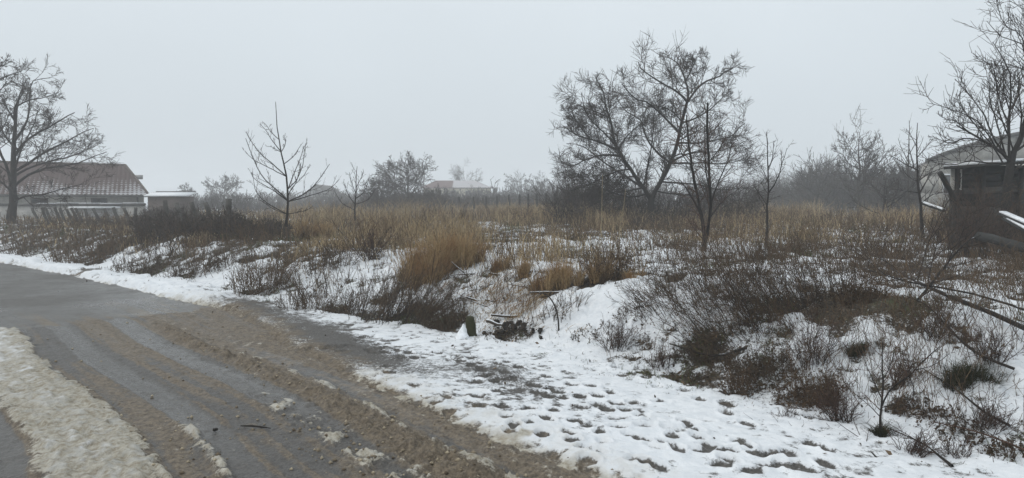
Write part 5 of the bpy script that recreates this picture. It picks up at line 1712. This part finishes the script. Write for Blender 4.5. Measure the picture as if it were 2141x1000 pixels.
g_ = ground(1840, 908)
br = [(T((1840, 912), (1841, 880), (1843, 845), (1846, 810), (1845, 760), (1846, 715)), 7, 2), (T((1842, 850), (1860, 815), (1900, 785), (1930, 755), (1965, 725)), 4.5, 1.5), (T((1845, 825), (1830, 800), (1815, 770), (1800, 735)), 3, 1.2),
      (T((1846, 800), (1860, 770), (1870, 735)), 2.6, 1.1), (T((1900, 785), (1910, 810), (1905, 840), (1885, 850)), 2.5, 1), (T((1915, 775), (1950, 765), (1985, 740)), 2.2, 1), (T((1841, 870), (1820, 850), (1790, 825)), 2.5, 1), (T((1842, 860), (1870, 845), (1885, 815)), 2.2, 1)]
tree('seedling_tree', 'small bare seedling tree in the right foreground with a mossy foot', 1840, 912, g_[1], br, np.random.default_rng(71), [dict(count=6, ratio=.35, ang=42, k=4, up=.08, wig=.14, rr=.6, tip=.0017), dict(count=3, ratio=.5, ang=40, k=3, up=.05, rr=.7, tip=.0014)], MAT['bark'], MAT['twig_red'], trunk_n=0)

# arched bramble cane
g0 = ground(1168, 690)
pts = [at(1168, 692, g0[1]), at(1167, 668, g0[1]), at(1160, 640, g0[1] + .1), at(1145, 618, g0[1] + .2), at(1128, 612, g0[1] + .35)]
b1 = Bag()
P = spline(np.array(pts), 12)
b1.tubes(P[None], np.linspace(.011, .006, 12)[None], 6)
o = b1.build('arched_cane', MAT['bark'], None, True)
tag(o, 'dark arched cane standing on the snow right of the soil heap', 'cane')

# pale dry stalks
for i, (pp, lb) in enumerate([([(1257, 500), (1258, 450), (1259, 400), (1260, 365)], 'tall pale dry stalk standing straight left of the largest tree'), ([(1294, 480), (1299, 455), (1305, 425), (1308, 395)], 'pale stalk leaning right, nearest the trunk of the largest tree'),
                              ([(1402, 480), (1399, 462), (1396, 445)], 'short pale broken stalk right of the largest trunk')]):
    Yp = 15.0 if i < 2 else 20
    b1 = Bag()
    P = spline(np.array([at(a_, b2, Yp) for a_, b2 in pp]), 8)
    zg_ = float(H(P[0][0], P[0][1])[0])
    P[0][2] = zg_ - .05
    b1.tubes(P[None], np.linspace(.008, .004, 8)[None], 5)
    o = b1.build('dry_stalk', MAT['pale_stalk'])
    tag(o, lb, 'stalk')

# mossy stump and the snow cone beside it
g0 = ground(985, 706)
rg = np.random.default_rng(81)
b1 = Bag()
k = 7
zz = np.linspace(-.05, .25, k)
P = np.stack([rg.normal(0, .006, k) - .02 * zz / .3, rg.normal(0, .006, k), zz], 1)
b1.tubes(P[None], np.array([[.085, .08, .072, .066, .062, .058, .045]]), 9)
b1.F.append(np.array([[54 + j, 54 + (j + 1) % 9, 54 + 4] for j in range(9) if j not in (3, 4)]))
o = b1.build('stump', MAT['moss'], None, True)
o.location = g0
tag(o, 'short mossy stump standing at the verge below the debris mound', 'stump')
g0 = ground(966, 712)
b1 = Bag()
rr = np.linspace(1, 0.06, 9)
a = np.linspace(0, 2 * math.pi, 15)[:-1]
V = []
for i, r in enumerate(rr):
    z_ = -.04 + .26 * (1 - r) ** 1.25
    for aa in a:
        n_ = 1 + .16 * math.sin(aa * 3 + i) + .10 * rg.normal()
        V.append((.13 * r * n_ * math.cos(aa) + .02 * (1 - r), .11 * r * n_ * math.sin(aa), z_))
V = np.array(V)
idx = np.arange(9 * 14).reshape(9, 14)
q = np.stack([idx[:-1], np.roll(idx, -1, 1)[:-1], np.roll(idx, -1, 1)[1:], idx[1:]], -1).reshape(-1, 4)
b1.add(V, [q])
o = b1.build('snow_cone', MAT['snow'], None, True)
o.location = g0
tag(o, 'small pointed heap of snow leaning on the mossy stump', 'snow heap')


# black soil heap of clods
def clod(rg, r):
    n1, n2 = 6, 9
    V = []
    for i in range(n1 + 1):
        ph = math.pi * i / n1
        for j in range(n2):
            th_ = 2 * math.pi * j / n2
            rr_ = r * (1 + .28 * rg.normal() * math.sin(ph))
            V.append((rr_ * math.sin(ph) * math.cos(th_), rr_ * math.sin(ph) * math.sin(th_), rr_ * .75 * math.cos(ph)))
    idx = np.arange((n1 + 1) * n2).reshape(n1 + 1, n2)
    q = np.stack([idx[:-1], idx[1:], np.roll(idx, -1, 1)[1:], np.roll(idx, -1, 1)[:-1]], -1).reshape(-1, 4)
    return np.array(V), q


rg = np.random.default_rng(83)
g0 = ground(1062, 700)
hp = empty('soil_heap', g0)
tag(hp, 'heap of black soil clods dug up in the snow right of the stump', 'soil heap')
protos = []
for i in range(5):
    V, q = clod(rg, .06)
    protos.append(mesh_np('clod', V, [q], MAT['soil'], False))
for i in range(44):
    u, v = rg.normal(0, .5), rg.normal(0, .5)
    px, py = 1068 + u * 62, 694 + v * 20
    g = ground(px, py)
    o = link('clod', protos[i % 5], hp)
    o.location = Vector(g - g0) + Vector((0, 0, .01 + .05 * math.exp(-u * u - v * v)))
    o.rotation_euler = (rg.uniform(0, 6), rg.uniform(0, 6), rg.uniform(0, 6))
    o.scale = [float(rg.uniform(.2, .62))] * 3

# pile of cut sticks under snow
g0 = ground(1050, 640)
pile = empty('brush_pile', g0)
tag(pile, 'heap of cut sticks and debris loaded with snow right of the big tussock', 'brush pile')
MAT['stick_snow'] = plant_mat('snow_loaded_stick', (0.035, 0.028, 0.022), (0.075, 0.06, 0.045), snow=1.5)
for i in range(14):
    px, py = rg.uniform(960, 1160), rg.uniform(568, 690)
    if py > 640 and px > 1100:
        continue
    g = ground(px, py)
    ang = rg.normal(0.35 if px > 1040 else -.5, .5) + (math.pi if rg.random() < .5 else 0)
    L = rg.uniform(.18, .60)
    d = np.array([math.cos(ang), math.sin(ang) * .6, rg.normal(.05, .16)])
    k = 6
    P = np.array([g + d * L * t_ for t_ in np.linspace(-.5, .5, k)]) + rg.normal(0, .004, (k, 3))
    P[:, 2] += max(0.0, float(np.mean(H(P[:, 0], P[:, 1]) - P[:, 2]))) + rg.uniform(.0, .08)
    b1 = Bag()
    b1.tubes(P[None], (np.linspace(1, .6, k) * rg.uniform(.008, .026))[None], 6)
    b1.build('stick', MAT['stick_snow'], pile, True, g0)

# flattened straw lying over the heap
n = 1500
px, py = rg.normal(1050, 52, n), rg.normal(622, 34, n)
W = np.array([ground(a_, b2) for a_, b2 in zip(px[:300], py[:300])])
idx = rg.integers(0, 300, n)
W = W[idx] + rg.normal(0, .05, (n, 3)) * np.array([1, 1, 0])
b1 = Bag()
blades(b1, rg, W[:, 0], W[:, 1], H(W[:, 0], W[:, 1]), .05 + .09 * rg.random(n), np.abs(rg.normal(2.2, .8, n)), np.full(n, .004), .4, dirs=rg.normal(-.6, .9, n))
b1.mass().build('flattened_straw', MAT['straw'], pile, False, g0)

# loose things on the muddy street
b1 = Bag()
g = ground(535, 896)
b1.tubes(np.array([[g + np.array([-.12, .02, .012]), g + np.array([-.04, 0, .02]), g + np.array([.05, -.01, .014]), g + np.array([.12, -.03, .012])]]), np.array([[.004, .007, .007, .003]]), 5)
o = b1.build('stick', MAT['bark'], None, True)
tag(o, 'single dark stick lying flat on the muddy street', 'stick')
V, q = clod(rg, .016)
o = link('stone', mesh_np('stone', V, [q], MAT['soil']))
o.location = ground(450, 902) + np.array([0, 0, .012])
tag(o, 'small dark stone alone on the grey track of the muddy street', 'stone')

# ------------------------------------------------------------------ grass and weeds nobody could count
GZ = [(1160, 455, 110, 34, 1.0), (640, 475, 130, 26, .8), (820, 480, 130, 24, .7), (1660, 455, 120, 24, .9), (1560, 465, 70, 24, .7), (240, 470, 190, 26, .6), (90, 500, 130, 26, .5), (980, 500, 90, 24, .6), (930, 455, 160, 24, .7), (1850, 455, 90, 18, .6),
      (1750, 440, 200, 12, .6), (1260, 450, 80, 40, .7), (420, 500, 170, 28, .6), (1450, 470, 90, 22, .5), (700, 520, 120, 20, .4), (1180, 520, 110, 24, .35), (1040, 450, 90, 14, .8), (1190, 560, 90, 30, .4), (1480, 505, 90, 10, .25), (1790, 500, 90, 10, .25), (560, 540, 120, 26, .4)]
SNOWGAP = [(1000, 478, 70, 14), (1060, 492, 60, 12), (1330, 500, 70, 18), (1710, 447, 22, 6), (1780, 447, 20, 5), (1660, 500, 100, 14), (1220, 500, 60, 12), (1880, 440, 22, 6), (1560, 510, 60, 20), (640, 575, 90, 26), (460, 585, 50, 24)]


def scatter(rng, n, r0, r1, a0=-40, a1=40):
    th_ = np.radians(rng.uniform(a0, a1, n))
    r = np.exp(rng.uniform(math.log(r0), math.log(r1), n))
    x, y = r * np.sin(th_), r * np.cos(th_)
    s, d = street(x, y)
    return x, y, s, d


def dens(px, py):
    v = np.zeros(len(px))
    for cx, cy, rx, ry, st in GZ:
        v = np.maximum(v, st * np.exp(-((px - cx) / rx) ** 2 - ((py - cy) / ry) ** 2))
    for cx, cy, rx, ry in SNOWGAP:
        v = v * (1 - .85 * np.exp(-((px - cx) / rx) ** 2 - ((py - cy) / ry) ** 2))
    return v


rg = np.random.default_rng(91)
x, y, s, d = scatter(rg, 260000, 9, 62)
z = H(x, y, (s, d))
px, py = project(x, y, z)
D = dens(px, py) + .10 * (py < 520) + .05 * (py < 620) * (px > 500) * (px < 1350)
D *= np.clip(.45 + 3.0 * fbm(x, y, .55, 3, 95), .02, 1.6)
keep = (d > .5) & (rg.random(len(x)) < D * .62)
x, y, z = x[keep], y[keep], z[keep]
n = len(x)
r = np.hypot(x, y)
hh = (.28 + .62 * rg.random(n)) * (.40 + 1.3 * vnoise(x * .45, y * .45, 97)) * np.interp(r, [9, 18, 30], [.55, .8, 1.0]) * np.interp(px[keep], [300, 420, 560, 640], [.36, .5, .6, 1.0])
tone = fbm(x, y, .55, 3, 141) + .25 * rg.normal(size=n)
for nm, m_, mt, lb in (('dry_grass', tone < .24, 'straw_far', 'straw-coloured dead grass standing across the field'), ('brown_grass', tone >= .24, 'weed_rust', 'rusty brown dead grass and docks mixed into the straw of the field')):
    b1 = Bag()
    c = int(m_.sum())
    blades(b1, rg, x[m_], y[m_], z[m_], hh[m_] * (1 if nm == 'dry_grass' else .85), np.abs(rg.normal(.38, .32, c)), np.maximum(.0032, r[m_] / FPX * .55), .5)
    o = b1.build(nm, MAT[mt])
    tag(o, lb, 'grass', kind='stuff')
print('straw blades', n)

# thin dead stems over the snow
rg = np.random.default_rng(92)
x, y, s, d = scatter(rg, 52000, 4.0, 45)
z = H(x, y, (s, d))
px, py = project(x, y, z)
D = .10 + .55 * smooth(px, 1180, 1500) * (py > 470) * (py < 640) + .25 * (py < 560) + .35 * np.exp(-((px - 700) / 260) ** 2 - ((py - 600) / 60) ** 2)
D = D + .55 * (px > 1600) * (py > 560) + .35 * (px < 600) * (py < 600)
for cx, cy, rx, ry in [(1290, 640, 110, 60), (1200, 680, 90, 60), (2050, 680, 90, 60)]:
    D = D * (1 - .85 * np.exp(-((px - cx) / rx) ** 2 - ((py - cy) / ry) ** 2))
D = D + .75 * np.exp(-((d - 1.0) / 1.1) ** 2)
for cx, cy, rx, ry in [(1280, 640, 90, 45), (450, 585, 45, 22), (680, 580, 70, 28), (1210, 670, 60, 50)]:
    D = D * (1 - .7 * np.exp(-((px - cx) / rx) ** 2 - ((py - cy) / ry) ** 2))
D *= np.clip(.6 + 1.5 * fbm(x, y, 1.1, 3, 98), .05, 1.5)
keep = (d > .35) & (rg.random(len(x)) < D * .62 * np.interp(np.hypot(x, y), [5, 7.5, 10], [.75, .8, 1]))
x, y, z = x[keep], y[keep], z[keep]
n = len(x)
r = np.hypot(x, y)
hh = (.14 + .48 * rg.random(n) ** 1.4) * np.interp(r, [5, 9, 20], [.85, .95, 1.1])
k = 4
dd = np.stack([rg.normal(-.08, .28, n), rg.normal(0, .28, n), np.ones(n)], 1)
pts = [np.stack([x, y, z - .02], 1)]
for _ in range(k - 1):
    dd = dd + rg.normal(0, .12, (n, 3))
    dd /= np.linalg.norm(dd, axis=1, keepdims=True)
    pts.append(pts[-1] + dd * (hh / (k - 1))[:, None])
P = np.stack(pts, 1)
tp = np.maximum(.0013, r / FPX * .30)
R = np.linspace(1.5, .8, k)[None] * tp[:, None]
b1 = Bag()
b1.tubes(P, R, 3)
q, qr = grow(rg, P, R, 3, .38, ang=35, t0=.35, k=3, up=.12, wig=.14, rr=.8, tip=.0013)
b1.tubes(q, np.maximum(qr, np.repeat(tp, 3)[:, None] * .75), 1)
o = b1.build('dead_stems', MAT['weed'])
tag(o, 'thin dead weed stems poking through the snow all over the field', 'weeds', kind='stuff')
print('stems', n)

# short grass and low dead weeds wherever the snow has not covered the ground
rg = np.random.default_rng(93)
x, y, s, d = scatter(rg, 330000, 3.6, 34)
pre = (d > -.5) & (rg.random(len(x)) < .9)
x, y, s, d = x[pre], y[pre], s[pre], d[pre]
z, cov, _, _ = surface(x, y)
bare = 1 - smooth(cov[:, 0], .30, .68)
D = bare * .42 * smooth(d, -.4, .1) + .30 * np.exp(-((d - .05) / .25) ** 2) * np.clip(.2 + 1.6 * fbm(x, y, 1.7, 3, 99), 0, 1)
keep = rg.random(len(x)) < D
x, y, z, s, d = x[keep], y[keep], z[keep], s[keep], d[keep]
n = len(x)
r = np.hypot(x, y)
hh = (.03 + .10 * rg.random(n) ** 1.4) * np.interp(r, [4, 9, 16, 30], [.8, 1.1, 1.9, 2.6]) * (.6 + .9 * vnoise(x * 1.3, y * 1.3, 131)) * smooth(d, -.9, .8)
tone = fbm(x, y, .9, 2, 111)
for nm, m_, mt, lb in (('short_grass', tone > .30, 'green', 'short green grass showing through the snow along the bank'), ('short_dead_grass', (tone <= .30) & (tone > -.12), 'weed', 'short withered brown grass showing through the snow of bank and field'),
                       ('dark_weed_cover', tone <= -.12, 'weed_dark', 'low dark weed cover showing through the snow of bank and field')):
    b1 = Bag()
    c = int(m_.sum())
    blades(b1, rg, x[m_], y[m_], z[m_] - .005, hh[m_], np.abs(rg.normal(.75, .45, c)), np.maximum(.0020, r[m_] / FPX * .55), .6)
    o = b1.build(nm, MAT[mt])
    tag(o, lb, 'grass', kind='stuff')
print('short', n)

# withered leaves, bits of stalk and clods lying on the snow
rg = np.random.default_rng(96)
x, y, s, d = scatter(rg, 75000, 3.8, 26)
_, cov, _, _ = surface(x, y)
D = np.clip(.05 + 1.0 * fbm(x, y, 1.3, 4, 121), 0, 1) * smooth(d, -.1, .6) * .7 + .015 + .9 * (1 - smooth(cov[:, 0], .3, .6)) * smooth(d, -.1, .3)
keep = (d > -1.2) & (rg.random(len(x)) < D) & (np.hypot(x, y) > 4.6)
x, y = x[keep], y[keep]
h_, _, _, _ = surface(x, y)
r = np.hypot(x, y)
b1 = Bag()
leaves(b1, rg, np.stack([x, y, h_ + .012], 1), np.maximum(.016, r / FPX * 1.9) * (.4 + 1.3 * rg.random(len(x)) ** 2))
MAT['litter'] = plant_mat('mixed_leaf_litter', (0.022, 0.016, 0.011), (0.17, 0.118, 0.072), c=(0.05, 0.038, 0.022))
o = b1.build('leaf_litter', MAT['litter'])
tag(o, 'dark withered leaves and crumbs of soil strewn over the snow', 'litter', kind='stuff')
print('litter', len(x))

# crumbs of slush and mud on the street
rg = np.random.default_rng(94)
x, y, s, d = scatter(rg, 26000, 3.3, 12, -40, 30)
off = np.interp(s, [2, 4, 5.5, 7, 8, 10], [0, .03, .12, .25, .36, .66])
dp = d - off
w_ = .9 * np.exp(-((dp + 2.6) / .16) ** 2) + .8 * np.exp(-((dp + 3.0) / .22) ** 2) * (s < 4.5) + .7 * np.exp(-((dp + 3.72) / .08) ** 2) * (s < 5) + .5 * np.exp(-((dp + 4.0) / .08) ** 2) + .12 * (dp < -1.9) * (dp > -4)
keep = (s < 10) & (dp < -1.6) & (rg.random(len(x)) < w_ * .35)
x, y, d, s = x[keep], y[keep], d[keep], s[keep]
h_, _, _, _ = surface(x, y)
n = len(x)
rad = .004 + .016 * rg.random(n) ** 3
oct_ = np.array([[1, 0, 0], [0, 1, 0], [-1, 0, 0], [0, -1, 0], [0, 0, .8], [0, 0, -.8]])
V = np.stack([x, y, h_ + rad * .3], 1)[:, None, :] + oct_[None] * (rad[:, None, None] * (.6 + .8 * rg.random((n, 6, 1))))
f_ = np.array([[0, 1, 4], [1, 2, 4], [2, 3, 4], [3, 0, 4], [1, 0, 5], [2, 1, 5], [3, 2, 5], [0, 3, 5]])
b1 = Bag()
b1.add(V.reshape(-1, 3), [(np.arange(n)[:, None, None] * 6 + f_[None]).reshape(-1, 3)])
MAT['slush'] = plant_mat('slush_crumbs', (0.10, 0.075, 0.05), (0.42, 0.36, 0.26))
o = b1.build('slush_crumbs', MAT['slush'])
tag(o, 'crumbs of frozen slush and mud strewn along the tyre ridges', 'slush', kind='stuff')

# ------------------------------------------------------------------ haze: the foggy air over the whole place
hz = Bag()
hz.box((0, 0, 5.5), (600, 600, 15.0))
mh = bpy.data.materials.new('foggy_air')
mh.use_nodes = True
mh.node_tree.nodes.clear()
ho = mh.node_tree.nodes.new('ShaderNodeOutputMaterial')
hv = mh.node_tree.nodes.new('ShaderNodeVolumePrincipled')
hv.inputs['Color'].default_value = (0.97, 0.985, 1.0, 1)
hv.inputs['Density'].default_value = HAZE_DENSITY
hv.inputs['Anisotropy'].default_value = 0.2
mh.node_tree.links.new(hv.outputs[0], ho.inputs['Volume'])
o = hz.build('haze', mh)
o['kind'] = 'stuff'
o['label'] = 'pale winter fog filling the air over road and field'

tris = sum(len(o.data.polygons) for o in bpy.data.objects if o.type == 'MESH')
print('objects', len(bpy.data.objects), 'faces', tris)
